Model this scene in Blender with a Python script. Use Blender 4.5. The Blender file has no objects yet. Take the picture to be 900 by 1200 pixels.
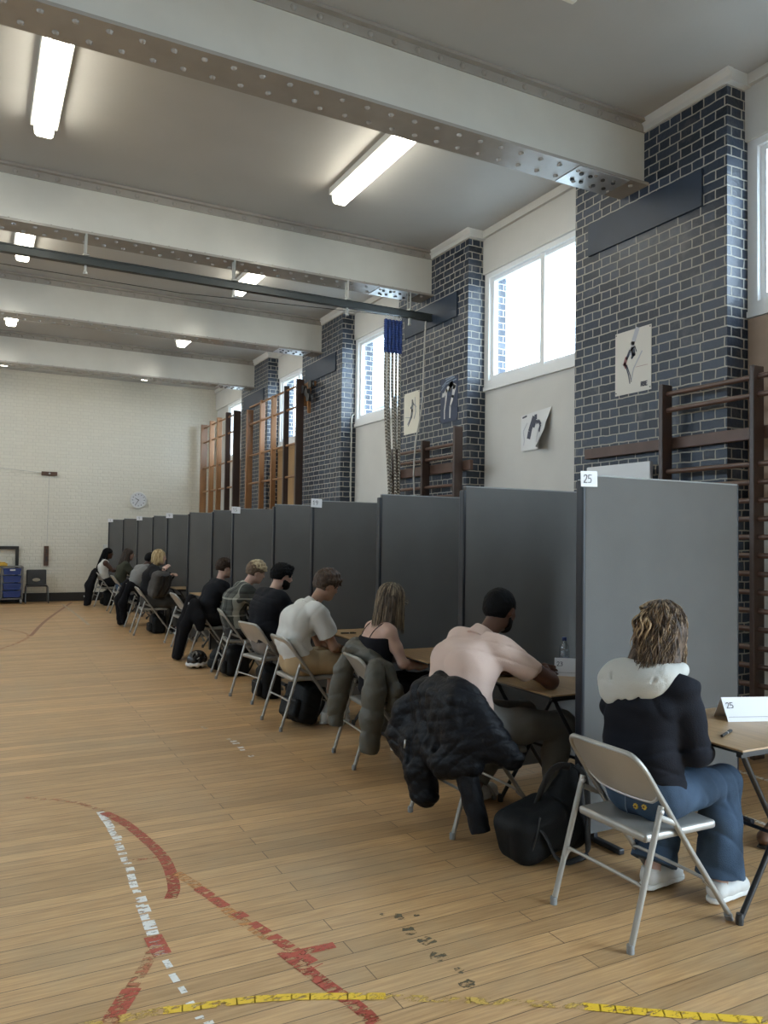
import bpy, bmesh, math, random
import numpy as np
from mathutils import Vector, Matrix, Euler

C = bpy.context.scene.collection
PI = math.pi
rnd = random.Random(7)

# ------------------------------------------------------------------ camera
cam_d = bpy.data.cameras.new('camera')
cam = bpy.data.objects.new('camera', cam_d)
C.objects.link(cam)
cam_d.sensor_fit = 'VERTICAL'
cam_d.sensor_height = 36.0
cam_d.lens = 920.58 / 1200 * 36.0
cam_d.clip_end = 200
cam.matrix_world = Matrix(((0.8870, -0.0282, -0.4609, 0.0),
                           (-0.4615, -0.0231, -0.8868, 0.0),
                           (0.0144, 0.9993, -0.0335, 1.58),
                           (0, 0, 0, 1)))
bpy.context.scene.camera = cam

# ------------------------------------------------------------------ light and exposure
vs = bpy.context.scene.view_settings
vs.view_transform = 'Standard'
vs.look = 'None'
vs.gamma = 1.0
vs.use_curve_mapping = False
vs.exposure = 1.15
LAMP_POWER = 3.4
world = bpy.data.worlds.new('overcast_sky')
bpy.context.scene.world = world
world.use_nodes = True
wn = world.node_tree
bg = wn.nodes['Background']
bg.inputs['Color'].default_value = (0.70, 0.86, 1.0, 1)
bg.inputs['Strength'].default_value = 6.5
cy = bpy.context.scene.cycles
cy.use_denoising = True
cy.max_bounces = 8
cy.diffuse_bounces = 5
cy.glossy_bounces = 3
cy.transparent_max_bounces = 8
cy.sample_clamp_indirect = 4.0
cy.caustics_reflective = False
cy.caustics_refractive = False


def portal(name, loc, sx, sy, rot):
    d = bpy.data.lights.new(name, 'AREA')
    d.shape = 'RECTANGLE'
    d.size, d.size_y = sx, sy
    d.cycles.is_portal = True
    o = bpy.data.objects.new(name, d)
    o.location = loc
    o.rotation_euler = rot
    C.objects.link(o)


# ------------------------------------------------------------------ materials
MATS = {}


def mat(name, col, rough=0.6, metal=0.0, noise=0.0, nscale=8.0, bump=0.0, bscale=40.0, spec=0.5,
        dark=None, detail=4.0, sheen=0.0, stretch=None):
    if name in MATS:
        return MATS[name]
    m = bpy.data.materials.new(name)
    m.use_nodes = True
    nt = m.node_tree
    b = nt.nodes['Principled BSDF']
    b.inputs['Base Color'].default_value = (*col, 1)
    b.inputs['Roughness'].default_value = rough
    b.inputs['Metallic'].default_value = metal
    b.inputs['Specular IOR Level'].default_value = spec
    if sheen:
        b.inputs['Sheen Weight'].default_value = sheen
    tc = nt.nodes.new('ShaderNodeTexCoord')
    src = tc.outputs['Object']
    if stretch:
        mp = nt.nodes.new('ShaderNodeMapping')
        mp.inputs['Scale'].default_value = stretch
        nt.links.new(src, mp.inputs['Vector'])
        src = mp.outputs[0]
    if noise:
        n = nt.nodes.new('ShaderNodeTexNoise')
        n.inputs['Scale'].default_value = nscale
        n.inputs['Detail'].default_value = detail
        nt.links.new(src, n.inputs['Vector'])
        r = nt.nodes.new('ShaderNodeValToRGB')
        dk = dark or tuple(c * (1 - noise) for c in col)
        r.color_ramp.elements[0].position = 0.35
        r.color_ramp.elements[1].position = 0.65
        r.color_ramp.elements[0].color = (*dk, 1)
        r.color_ramp.elements[1].color = (*col, 1)
        nt.links.new(n.outputs[0], r.inputs[0])
        nt.links.new(r.outputs[0], b.inputs['Base Color'])
    if bump:
        n2 = nt.nodes.new('ShaderNodeTexNoise')
        n2.inputs['Scale'].default_value = bscale
        n2.inputs['Detail'].default_value = 6
        nt.links.new(src, n2.inputs['Vector'])
        bp = nt.nodes.new('ShaderNodeBump')
        bp.inputs['Strength'].default_value = bump
        bp.inputs['Distance'].default_value = 0.01
        nt.links.new(n2.outputs[0], bp.inputs['Height'])
        nt.links.new(bp.outputs[0], b.inputs['Normal'])
    MATS[name] = m
    return m


def emit(name, col, strength):
    m = bpy.data.materials.new(name)
    m.use_nodes = True
    nt = m.node_tree
    nt.nodes.clear()
    e = nt.nodes.new('ShaderNodeEmission')
    e.inputs[0].default_value = (*col, 1)
    e.inputs[1].default_value = strength
    o = nt.nodes.new('ShaderNodeOutputMaterial')
    nt.links.new(e.outputs[0], o.inputs[0])
    MATS[name] = m
    return m


def glass(name, tint=(1, 1, 1), gloss=0.06):
    m = bpy.data.materials.new(name)
    m.use_nodes = True
    nt = m.node_tree
    nt.nodes.clear()
    t = nt.nodes.new('ShaderNodeBsdfTransparent')
    t.inputs[0].default_value = (*tint, 1)
    g = nt.nodes.new('ShaderNodeBsdfGlossy')
    g.inputs['Roughness'].default_value = 0.05
    x = nt.nodes.new('ShaderNodeMixShader')
    x.inputs[0].default_value = gloss
    o = nt.nodes.new('ShaderNodeOutputMaterial')
    nt.links.new(t.outputs[0], x.inputs[1])
    nt.links.new(g.outputs[0], x.inputs[2])
    nt.links.new(x.outputs[0], o.inputs[0])
    MATS[name] = m
    return m


# ------------------------------------------------------------------ mesh builder
class MB:
    """collects simple solids; build() links them as one mesh object"""

    def __init__(s):
        s.v, s.f, s.n = [], [], 0

    def add(s, vs_, fs):
        b = len(s.v)
        s.v.extend([tuple(p) for p in vs_])
        s.f.extend([tuple(b + i for i in f) for f in fs])
        return s

    def box(s, x0, x1, y0, y1, z0, z1, M=None):
        vs_ = [Vector((x, y, z)) for z in (z0, z1) for y in (y0, y1) for x in (x0, x1)]
        if M:
            vs_ = [M @ v for v in vs_]
        return s.add(vs_, [(0, 2, 3, 1), (4, 5, 7, 6), (0, 1, 5, 4), (2, 6, 7, 3), (0, 4, 6, 2), (1, 3, 7, 5)])

    def cbox(s, x0, x1, y0, y1, z0, z1, c=0.01, M=None):
        """box with chamfered vertical edges and top/bottom edges"""
        bm = bmesh.new()
        bmesh.ops.create_cube(bm, size=1)
        for v in bm.verts:
            v.co = Vector((x0 + (v.co.x + .5) * (x1 - x0), y0 + (v.co.y + .5) * (y1 - y0), z0 + (v.co.z + .5) * (z1 - z0)))
        bmesh.ops.bevel(bm, geom=bm.edges[:], offset=c, segments=2, affect='EDGES', profile=0.5)
        if M:
            bm.transform(M)
        bm.verts.index_update()
        s.add([v.co for v in bm.verts], [[v.index for v in f.verts] for f in bm.faces])
        bm.free()
        return s

    def tube(s, pts, r, n=10, caps=True, sq=None):
        """sweep a circle (radius r or list of radii) along pts"""
        pts = [Vector(p) for p in pts]
        rs = r if isinstance(r, (list, tuple)) else [r] * len(pts)
        rings = []
        t0 = (pts[1] - pts[0]).normalized()
        up = Vector((0, 0, 1)) if abs(t0.z) < .9 else Vector((1, 0, 0))
        a = t0.cross(up).normalized()
        for i, p in enumerate(pts):
            if i == 0:
                t = pts[1] - pts[0]
            elif i == len(pts) - 1:
                t = pts[-1] - pts[-2]
            else:
                t = (pts[i + 1] - p).normalized() + (p - pts[i - 1]).normalized()
            t.normalize()
            a = (a - t * a.dot(t))
            a = a.normalized() if a.length > 1e-6 else t.orthogonal().normalized()
            b = t.cross(a)
            k1, k2 = sq if sq else (1, 1)
            rings.append([p + (a * math.cos(2 * PI * j / n) * k1 + b * math.sin(2 * PI * j / n) * k2) * rs[i] for j in range(n)])
        base = len(s.v)
        for rg in rings:
            s.v.extend([tuple(q) for q in rg])
        for i in range(len(pts) - 1):
            for j in range(n):
                k = (j + 1) % n
                s.f.append((base + i * n + j, base + i * n + k, base + (i + 1) * n + k, base + (i + 1) * n + j))
        if caps:
            s.f.append(tuple(base + j for j in range(n))[::-1])
            s.f.append(tuple(base + (len(pts) - 1) * n + j for j in range(n)))
        return s

    def lathe(s, prof, c=(0, 0, 0), n=20, axis='z'):
        base = len(s.v)
        for (r, z) in prof:
            for j in range(n):
                a = 2 * PI * j / n
                p = (r * math.cos(a), r * math.sin(a), z)
                if axis == 'x':
                    p = (p[2], p[0], p[1])
                if axis == 'y':
                    p = (p[0], -p[2], p[1])
                s.v.append((c[0] + p[0], c[1] + p[1], c[2] + p[2]))
        for i in range(len(prof) - 1):
            for j in range(n):
                k = (j + 1) % n
                s.f.append((base + i * n + j, base + i * n + k, base + (i + 1) * n + k, base + (i + 1) * n + j))
        s.f.append(tuple(base + j for j in range(n))[::-1])
        s.f.append(tuple(base + (len(prof) - 1) * n + j for j in range(n)))
        return s

    def prism(s, poly, a0, a1, axis='z'):
        """extrude a 2D polygon; axis z: (x,y), axis y: (x,z), axis x: (y,z)"""
        def P(p, a):
            return {'z': (p[0], p[1], a), 'y': (p[0], a, p[1]), 'x': (a, p[0], p[1])}[axis]
        n = len(poly)
        vs_ = [P(p, a0) for p in poly] + [P(p, a1) for p in poly]
        fs = [tuple(range(n))[::-1], tuple(range(n, 2 * n))] + [(i, (i + 1) % n, n + (i + 1) % n, n + i) for i in range(n)]
        return s.add(vs_, fs)

    def build(s, name, m=None, parent=None, smooth=False, angle=None, loc=None):
        me = bpy.data.meshes.new(name)
        me.from_pydata(s.v, [], s.f)
        bm = bmesh.new()
        bm.from_mesh(me)
        bmesh.ops.recalc_face_normals(bm, faces=bm.faces)
        bm.to_mesh(me)
        bm.free()
        if m:
            me.materials.append(m)
        if smooth:
            me.shade_smooth()
            if angle is not None:
                me.set_sharp_from_angle(angle=math.radians(angle))
        o = bpy.data.objects.new(name, me)
        C.objects.link(o)
        if parent:
            o.parent = parent
        if loc:
            o.location = loc
        return o


def tag(o, label=None, cat=None, group=None, kind=None):
    if label:
        o['label'] = label
    if cat:
        o['category'] = cat
    if group:
        o['group'] = group
    if kind:
        o['kind'] = kind
    return o


def empty(name, loc=(0, 0, 0), rz=0.0, label=None, cat=None, group=None):
    o = bpy.data.objects.new(name, None)
    C.objects.link(o)
    o.empty_display_size = 0.1
    o.location = loc
    o.rotation_euler = (0, 0, rz)
    return tag(o, label, cat, group)


def struct(o, label=None):
    o['kind'] = 'structure'
    if label:
        o['label'] = label
    return o


def children(o):
    return [c for c in bpy.data.objects if c.parent == o]


def copy_tree(o, parent=None):
    c = o.copy()
    C.objects.link(c)
    c.parent = parent
    for ch in children(o):
        copy_tree(ch, c)
    return c


def smooth_path(pts, n=6):
    """Catmull-Rom through pts"""
    P = [Vector(p) for p in pts]
    P = [P[0] * 2 - P[1]] + P + [P[-1] * 2 - P[-2]]
    out = []
    for i in range(1, len(P) - 2):
        a, b, c, d = P[i - 1:i + 3]
        for k in range(n):
            t = k / n
            out.append(0.5 * ((2 * b) + (c - a) * t + (2 * a - 5 * b + 4 * c - d) * t * t + (3 * b - a - 3 * c + d) * t ** 3))
    out.append(P[-2])
    return out


# ------------------------------------------------------------------ stroke text (seven simple glyphs)
GLYPH = {
    '0': [[(0, .3), (.1, 0), (.4, 0), (.5, .3), (.5, .7), (.4, 1), (.1, 1), (0, .7), (0, .3)]],
    '1': [[(.1, .75), (.3, 1), (.3, 0)]],
    '2': [[(0, .8), (.12, .98), (.38, 1), (.5, .8), (.4, .5), (0, 0), (.52, 0)]],
    '3': [[(0, .95), (.4, 1), (.5, .75), (.2, .55), (.5, .4), (.45, .08), (0, .02)]],
    '5': [[(.5, 1), (.05, 1), (.03, .55), (.35, .6), (.5, .35), (.4, .05), (0, .02)]],
    '9': [[(.5, .6), (.2, .5), (0, .75), (.2, 1), (.5, .9), (.5, .5), (.3, 0)]],
    'B': [[(0, 0), (0, 1), (.35, 1), (.45, .78), (.35, .55), (0, .55)], [(.35, .55), (.5, .28), (.35, 0), (0, 0)]],
    'R': [[(0, 0), (0, 1), (.4, 1), (.5, .78), (.4, .55), (0, .55)], [(.25, .55), (.5, 0)]],
    'E': [[(.5, 0), (0, 0), (0, 1), (.5, 1)], [(0, .5), (.4, .5)]],
    'L': [[(0, 1), (0, 0), (.45, 0)]],
    'T': [[(0, 1), (.5, 1)], [(.25, 1), (.25, 0)]],
}


def text_strokes(mb, txt, o, ux, uz, h, w, out):
    """write txt as thin raised strokes: o origin, ux right, uz up, out = surface normal"""
    o, ux, uz, out = Vector(o), Vector(ux), Vector(uz), Vector(out)
    x = 0
    for ch in txt:
        for st in GLYPH.get(ch, []):
            for (a, b) in zip(st[:-1], st[1:]):
                p = o + ux * (x + a[0]) * h + uz * a[1] * h
                q = o + ux * (x + b[0]) * h + uz * b[1] * h
                d = (q - p).normalized()
                s = d.cross(out).normalized() * w / 2
                e = d * w * .4
                ps = [p - e - s, p - e + s, q + e + s, q + e - s]
                mb.add([v + out * .0002 for v in ps] + [v + out * .0012 for v in ps],
                       [(0, 1, 2, 3), (4, 7, 6, 5), (0, 4, 5, 1), (1, 5, 6, 2), (2, 6, 7, 3), (3, 7, 4, 0)])
        x += .75
    return mb
# ================================================================== the room
XP, XW, YF, ZC = 5.20, 5.46, 19.90, 5.33
XL, YB = -5.6, -5.0


def nodes_of(name, rough=0.6):
    m = bpy.data.materials.new(name)
    m.use_nodes = True
    nt = m.node_tree
    b = nt.nodes['Principled BSDF']
    b.inputs['Roughness'].default_value = rough
    return m, nt, b


def N(nt, t, **kw):
    n = nt.nodes.new(t)
    for k, v in kw.items():
        if k in n.inputs:
            n.inputs[k].default_value = v
        else:
            setattr(n, k, v)
    return n


def wall_uv(nt):
    """(horizontal, vertical) coordinates on any upright wall from its normal"""
    tc = N(nt, 'ShaderNodeTexCoord')
    sp = N(nt, 'ShaderNodeSeparateXYZ')
    nt.links.new(tc.outputs['Object'], sp.inputs[0])
    ge = N(nt, 'ShaderNodeNewGeometry')
    sn = N(nt, 'ShaderNodeSeparateXYZ')
    nt.links.new(ge.outputs['True Normal'], sn.inputs[0])
    ab = N(nt, 'ShaderNodeMath', operation='ABSOLUTE')
    nt.links.new(sn.outputs[0], ab.inputs[0])
    gt = N(nt, 'ShaderNodeMath', operation='GREATER_THAN')
    gt.inputs[1].default_value = 0.5
    nt.links.new(ab.outputs[0], gt.inputs[0])
    mx = N(nt, 'ShaderNodeMix', data_type='FLOAT')
    nt.links.new(gt.outputs[0], mx.inputs[0])
    nt.links.new(sp.outputs[0], mx.inputs[2])
    nt.links.new(sp.outputs[1], mx.inputs[3])
    cb = N(nt, 'ShaderNodeCombineXYZ')
    nt.links.new(mx.outputs[0], cb.inputs[0])
    nt.links.new(sp.outputs[2], cb.inputs[1])
    return cb.outputs[0], tc.outputs['Object']


def brick_mat():
    m, nt, b = nodes_of('blue_black_glazed_brick', 0.38)
    uv, ob = wall_uv(nt)
    # slight wobble so the courses are hand laid
    nz = N(nt, 'ShaderNodeTexNoise')
    nz.inputs['Scale'].default_value = 9
    nt.links.new(ob, nz.inputs['Vector'])
    vm = N(nt, 'ShaderNodeVectorMath', operation='SCALE')
    vm.inputs[3].default_value = 0.017
    nt.links.new(nz.outputs['Color'], vm.inputs[0])
    va = N(nt, 'ShaderNodeVectorMath', operation='ADD')
    nt.links.new(uv, va.inputs[0])
    nt.links.new(vm.outputs[0], va.inputs[1])
    bt = N(nt, 'ShaderNodeTexBrick')
    bt.offset = 0.25
    bt.offset_frequency = 2
    bt.squash = 0.5
    bt.squash_frequency = 2
    for k, v in {'Scale': 1.0, 'Mortar Size': 0.0062, 'Mortar Smooth': 0.25, 'Bias': 0.0, 'Brick Width': 0.235, 'Row Height': 0.0805}.items():
        bt.inputs[k].default_value = v
    bt.inputs['Color1'].default_value = (0.009, 0.016, 0.030, 1)
    bt.inputs['Color2'].default_value = (0.034, 0.050, 0.080, 1)
    bt.inputs['Mortar'].default_value = (0.43, 0.41, 0.36, 1)
    nt.links.new(va.outputs[0], bt.inputs['Vector'])
    # pale bloom and scuffs over the bricks
    n2 = N(nt, 'ShaderNodeTexNoise')
    n2.inputs['Scale'].default_value = 3.6
    n2.inputs['Detail'].default_value = 8
    n2.inputs['Roughness'].default_value = 0.65
    nt.links.new(ob, n2.inputs['Vector'])
    rp = N(nt, 'ShaderNodeValToRGB')
    rp.color_ramp.elements[0].position = 0.56
    rp.color_ramp.elements[1].position = 0.74
    rp.color_ramp.elements[1].color = (0.42, 0.42, 0.42, 1)
    rp.color_ramp.elements[0].color = (0, 0, 0, 1)
    nt.links.new(n2.outputs[0], rp.inputs[0])
    mx = N(nt, 'ShaderNodeMix', data_type='RGBA')
    mx.inputs[7].default_value = (0.20, 0.20, 0.20, 1)
    nt.links.new(rp.outputs[0], mx.inputs[0])
    nt.links.new(bt.outputs['Color'], mx.inputs[6])
    nt.links.new(mx.outputs[2], b.inputs['Base Color'])
    bp = N(nt, 'ShaderNodeBump')
    bp.inputs['Strength'].default_value = 0.6
    bp.inputs['Distance'].default_value = 0.008
    n3 = N(nt, 'ShaderNodeTexNoise')
    n3.inputs['Scale'].default_value = 30
    nt.links.new(ob, n3.inputs['Vector'])
    mm = N(nt, 'ShaderNodeMath', operation='MULTIPLY_ADD')
    mm.inputs[1].default_value = -1.0
    nt.links.new(bt.outputs['Fac'], mm.inputs[0])
    nt.links.new(n3.outputs[0], mm.inputs[2])
    nt.links.new(mm.outputs[0], bp.inputs['Height'])
    nt.links.new(bp.outputs[0], b.inputs['Normal'])
    rr = N(nt, 'ShaderNodeMath', operation='MULTIPLY_ADD')
    rr.inputs[1].default_value = 0.45
    rr.inputs[2].default_value = 0.40
    nt.links.new(bt.outputs['Fac'], rr.inputs[0])
    nt.links.new(rr.outputs[0], b.inputs['Roughness'])
    MATS['brick'] = m
    return m


def white_brick_mat():
    m, nt, b = nodes_of('cream_painted_brick', 0.42)
    uv, ob = wall_uv(nt)
    nz = N(nt, 'ShaderNodeTexNoise')
    nz.inputs['Scale'].default_value = 6
    nt.links.new(ob, nz.inputs['Vector'])
    vm = N(nt, 'ShaderNodeVectorMath', operation='SCALE')
    vm.inputs[3].default_value = 0.03
    nt.links.new(nz.outputs['Color'], vm.inputs[0])
    va = N(nt, 'ShaderNodeVectorMath', operation='ADD')
    nt.links.new(uv, va.inputs[0])
    nt.links.new(vm.outputs[0], va.inputs[1])
    bt = N(nt, 'ShaderNodeTexBrick')
    bt.squash = 0.5
    bt.squash_frequency = 2
    for k, v in {'Scale': 1.0, 'Mortar Size': 0.009, 'Mortar Smooth': 0.6, 'Brick Width': 0.24, 'Row Height': 0.0805}.items():
        bt.inputs[k].default_value = v
    bt.inputs['Color1'].default_value = (0.70, 0.67, 0.58, 1)
    bt.inputs['Color2'].default_value = (0.675, 0.645, 0.56, 1)
    bt.inputs['Mortar'].default_value = (0.63, 0.60, 0.52, 1)
    nt.links.new(va.outputs[0], bt.inputs['Vector'])
    # a few scuffs and chips
    n4 = N(nt, 'ShaderNodeTexNoise')
    n4.inputs['Scale'].default_value = 5
    n4.inputs['Detail'].default_value = 9
    n4.inputs['Roughness'].default_value = 0.75
    nt.links.new(ob, n4.inputs['Vector'])
    r4 = N(nt, 'ShaderNodeValToRGB')
    r4.color_ramp.elements[0].position = 0.26
    r4.color_ramp.elements[1].position = 0.30
    r4.color_ramp.elements[0].color = (0.42, 0.38, 0.33, 1)
    r4.color_ramp.elements[1].color = (1, 1, 1, 1)
    nt.links.new(n4.outputs[0], r4.inputs[0])
    mu = N(nt, 'ShaderNodeMix', data_type='RGBA', blend_type='MULTIPLY')
    mu.inputs[0].default_value = 1
    nt.links.new(bt.outputs['Color'], mu.inputs[6])
    nt.links.new(r4.outputs[0], mu.inputs[7])
    nt.links.new(mu.outputs[2], b.inputs['Base Color'])
    n3 = N(nt, 'ShaderNodeTexNoise')
    n3.inputs['Scale'].default_value = 14
    nt.links.new(ob, n3.inputs['Vector'])
    mm = N(nt, 'ShaderNodeMath', operation='MULTIPLY_ADD')
    mm.inputs[1].default_value = -0.8
    nt.links.new(bt.outputs['Fac'], mm.inputs[0])
    nt.links.new(n3.outputs[0], mm.inputs[2])
    bp = N(nt, 'ShaderNodeBump')
    bp.inputs['Strength'].default_value = 0.7
    bp.inputs['Distance'].default_value = 0.010
    nt.links.new(mm.outputs[0], bp.inputs['Height'])
    nt.links.new(bp.outputs[0], b.inputs['Normal'])
    MATS['white_brick'] = m
    return m


def floor_mat():
    m, nt, b = nodes_of('worn_oak_strip_floor', 0.33)
    tc = N(nt, 'ShaderNodeTexCoord')
    bt = N(nt, 'ShaderNodeTexBrick')
    bt.offset = 0.37
    bt.offset_frequency = 2
    bt.squash = 1.0
    for k, v in {'Scale': 1.0, 'Mortar Size': 0.0022, 'Mortar Smooth': 0.1, 'Bias': 0.0, 'Brick Width': 2.1, 'Row Height': 0.098}.items():
        bt.inputs[k].default_value = v
    bt.inputs['Color1'].default_value = (0.0, 0.0, 0.0, 1)
    bt.inputs['Color2'].default_value = (1, 1, 1, 1)
    bt.inputs['Mortar'].default_value = (0.5, 0.5, 0.5, 1)
    nt.links.new(tc.outputs['Object'], bt.inputs['Vector'])
    # per-board tone
    sp = N(nt, 'ShaderNodeSeparateXYZ')
    nt.links.new(tc.outputs['Object'], sp.inputs[0])
    dv = N(nt, 'ShaderNodeMath', operation='DIVIDE')
    dv.inputs[1].default_value = 0.098
    nt.links.new(sp.outputs[1], dv.inputs[0])
    fl = N(nt, 'ShaderNodeMath', operation='FLOOR')
    nt.links.new(dv.outputs[0], fl.inputs[0])
    wn_ = N(nt, 'ShaderNodeTexWhiteNoise', noise_dimensions='1D')
    nt.links.new(fl.outputs[0], wn_.inputs['W'])
    # grain, stretched along the boards, shifted per board
    ad = N(nt, 'ShaderNodeMath', operation='MULTIPLY_ADD')
    ad.inputs[1].default_value = 13.0
    nt.links.new(wn_.outputs[0], ad.inputs[0])
    nt.links.new(sp.outputs[0], ad.inputs[2])
    cb = N(nt, 'ShaderNodeCombineXYZ')
    nt.links.new(ad.outputs[0], cb.inputs[0])
    nt.links.new(sp.outputs[1], cb.inputs[1])
    mp = N(nt, 'ShaderNodeMapping')
    mp.inputs['Scale'].default_value = (1.3, 26, 1)
    nt.links.new(cb.outputs[0], mp.inputs['Vector'])
    gn = N(nt, 'ShaderNodeTexNoise')
    gn.inputs['Scale'].default_value = 3.0
    gn.inputs['Detail'].default_value = 8
    gn.inputs['Roughness'].default_value = 0.6
    nt.links.new(mp.outputs[0], gn.inputs['Vector'])
    r = N(nt, 'ShaderNodeValToRGB')
    r.color_ramp.elements[0].position = 0.25
    r.color_ramp.elements[1].position = 0.78
    r.color_ramp.elements[0].color = (0.315, 0.172, 0.072, 1)
    r.color_ramp.elements[1].color = (0.63, 0.40, 0.19, 1)
    nt.links.new(gn.outputs[0], r.inputs[0])
    # tone variation board to board
    tv = N(nt, 'ShaderNodeMath', operation='MULTIPLY_ADD')
    tv.inputs[1].default_value = 0.50
    tv.inputs[2].default_value = 0.72
    mxa = N(nt, 'ShaderNodeMath', operation='ADD')
    nt.links.new(wn_.outputs[0], mxa.inputs[0])
    nt.links.new(bt.outputs['Color'], mxa.inputs[1])
    hf = N(nt, 'ShaderNodeMath', operation='MULTIPLY')
    hf.inputs[1].default_value = 0.5
    nt.links.new(mxa.outputs[0], hf.inputs[0])
    nt.links.new(hf.outputs[0], tv.inputs[0])
    mu = N(nt, 'ShaderNodeMix', data_type='RGBA', blend_type='MULTIPLY')
    mu.inputs[0].default_value = 1
    nt.links.new(r.outputs[0], mu.inputs[6])
    nt.links.new(tv.outputs[0], mu.inputs[7])
    # grey, worn, scuffed areas
    wr = N(nt, 'ShaderNodeTexNoise')
    wr.inputs['Scale'].default_value = 0.9
    wr.inputs['Detail'].default_value = 7
    wr.inputs['Roughness'].default_value = 0.65
    nt.links.new(tc.outputs['Object'], wr.inputs['Vector'])
    wrr = N(nt, 'ShaderNodeValToRGB')
    wrr.color_ramp.elements[0].position = 0.48
    wrr.color_ramp.elements[1].position = 0.68
    wrr.color_ramp.elements[1].color = (0.55, 0.55, 0.55, 1)
    wrr.color_ramp.elements[0].color = (0, 0, 0, 1)
    nt.links.new(wr.outputs[0], wrr.inputs[0])
    mw = N(nt, 'ShaderNodeMix', data_type='RGBA')
    mw.inputs[7].default_value = (0.36, 0.27, 0.165, 1)
    nt.links.new(wrr.outputs[0], mw.inputs[0])
    nt.links.new(mu.outputs[2], mw.inputs[6])
    # dark joints
    mj = N(nt, 'ShaderNodeMix', data_type='RGBA')
    mj.inputs[7].default_value = (0.085, 0.052, 0.026, 1)
    fj = N(nt, 'ShaderNodeMath', operation='MULTIPLY')
    fj.inputs[1].default_value = 0.85
    nt.links.new(bt.outputs['Fac'], fj.inputs[0])
    nt.links.new(fj.outputs[0], mj.inputs[0])
    nt.links.new(mw.outputs[2], mj.inputs[6])
    nt.links.new(mj.outputs[2], b.inputs['Base Color'])
    rg = N(nt, 'ShaderNodeMath', operation='MULTIPLY_ADD')
    rg.inputs[1].default_value = 0.25
    rg.inputs[2].default_value = 0.27
    nt.links.new(wr.outputs[0], rg.inputs[0])
    nt.links.new(rg.outputs[0], b.inputs['Roughness'])
    bp = N(nt, 'ShaderNodeBump')
    bp.inputs['Strength'].default_value = 0.25
    bp.inputs['Distance'].default_value = 0.004
    ms = N(nt, 'ShaderNodeMath', operation='MULTIPLY_ADD')
    ms.inputs[1].default_value = -1.5
    nt.links.new(bt.outputs['Fac'], ms.inputs[0])
    nt.links.new(gn.outputs[0], ms.inputs[2])
    nt.links.new(ms.outputs[0], bp.inputs['Height'])
    nt.links.new(bp.outputs[0], b.inputs['Normal'])
    MATS['floor'] = m
    return m


BRICK, WBRICK, FLOOR = brick_mat(), white_brick_mat(), floor_mat()
CEIL = mat('off_white_ceiling_paint', (0.44, 0.435, 0.42), 0.5, noise=0.05, nscale=1.5, bump=0.08, bscale=20)
PLAST = mat('cream_gloss_beam_paint', (0.63, 0.62, 0.575), 0.24, noise=0.05, nscale=3, bump=0.10, bscale=14)
WALLP = mat('cream_wall_paint', (0.60, 0.59, 0.56), 0.55, noise=0.06, nscale=2, bump=0.1, bscale=25)
FLANGE = mat('taupe_flange_paint', (0.36, 0.335, 0.305), 0.26, noise=0.08, nscale=6)
CORN = mat('white_cornice', (0.66, 0.66, 0.64), 0.5)
UPVC = mat('white_window_frame', (0.78, 0.79, 0.79), 0.35)
BLACK = mat('black_skirting', (0.02, 0.02, 0.02), 0.5)
NAVY = mat('dark_slate_board', (0.022, 0.036, 0.062), 0.5, noise=0.15, nscale=5)
SILV = mat('bare_silver_plate', (0.62, 0.63, 0.64), 0.35, metal=0.6, noise=0.15, nscale=9)
HOLE = mat('dark_bolt', (0.03, 0.03, 0.03), 0.5)
DKWOOD_AND_SHADE = mat('dark_brown_wood_and_shade', (0.070, 0.043, 0.034), 0.36, noise=0.35, nscale=4, stretch=(1, 1, .12), bump=.05)  # wall bars' own dark wood; also the shade tone of frame uprights
MIDWOOD = mat('orange_brown_wood', (0.30, 0.145, 0.060), 0.36, noise=0.35, nscale=6, stretch=(1, 1, .12), bump=.05)
LTWOOD = mat('pale_wood_panel', (0.42, 0.26, 0.12), 0.5, noise=0.25, nscale=5, stretch=(1, 1, .15))
GL = glass('window_glass', (0.96, 0.98, 1.0))

# floor and ceiling slabs
struct(MB().box(XL - .3, XW + .3, YB - .3, YF + .3, -0.2, 0).build('floor', FLOOR))
struct(MB().box(XL - .3, XW + .3, YB - .3, YF + .3, ZC, ZC + .2).build('ceiling', CEIL))
struct(MB().box(XL - .3, XW + .3, YF, YF + .3, 0, ZC).build('wall_far', WBRICK))
struct(MB().box(XL - .3, XW + .3, YB - .3, YB, 0, ZC).build('wall_back', WALLP))
struct(MB().box(XL, XW, YF - .025, YF, 0, .20).build('baseboard_far', BLACK))
# pilasters on the window wall
PIL = [(0.53, 2.25), (4.20, 5.97), (7.88, 9.64), (11.55, 13.31), (15.20, 16.98)]
WIN = [(2.25, 4.20), (5.97, 7.88), (9.64, 11.55), (13.31, 15.20), (16.98, YF)]
for i, (a, b) in enumerate(PIL):
    struct(MB().box(XP, XW + .17, a, b, 0, ZC).build('wall_right_pilaster', BRICK))
    # cornice wraps the pilaster
    c = MB()
    prof = [(0, -.10), (.02, -.10), (.025, -.055), (.055, -.02), (.06, 0), (0, 0)]
    c.prism([(XP - p[0], ZC + p[1]) for p in prof][::-1], a - .06, b + .06, 'y')
    c.box(XP, XW, a - .055, a, ZC - .10, ZC)
    c.box(XP, XW, b, b + .055, ZC - .10, ZC)
    struct(c.build('trim_%d' % (i + 1), CORN))
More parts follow.
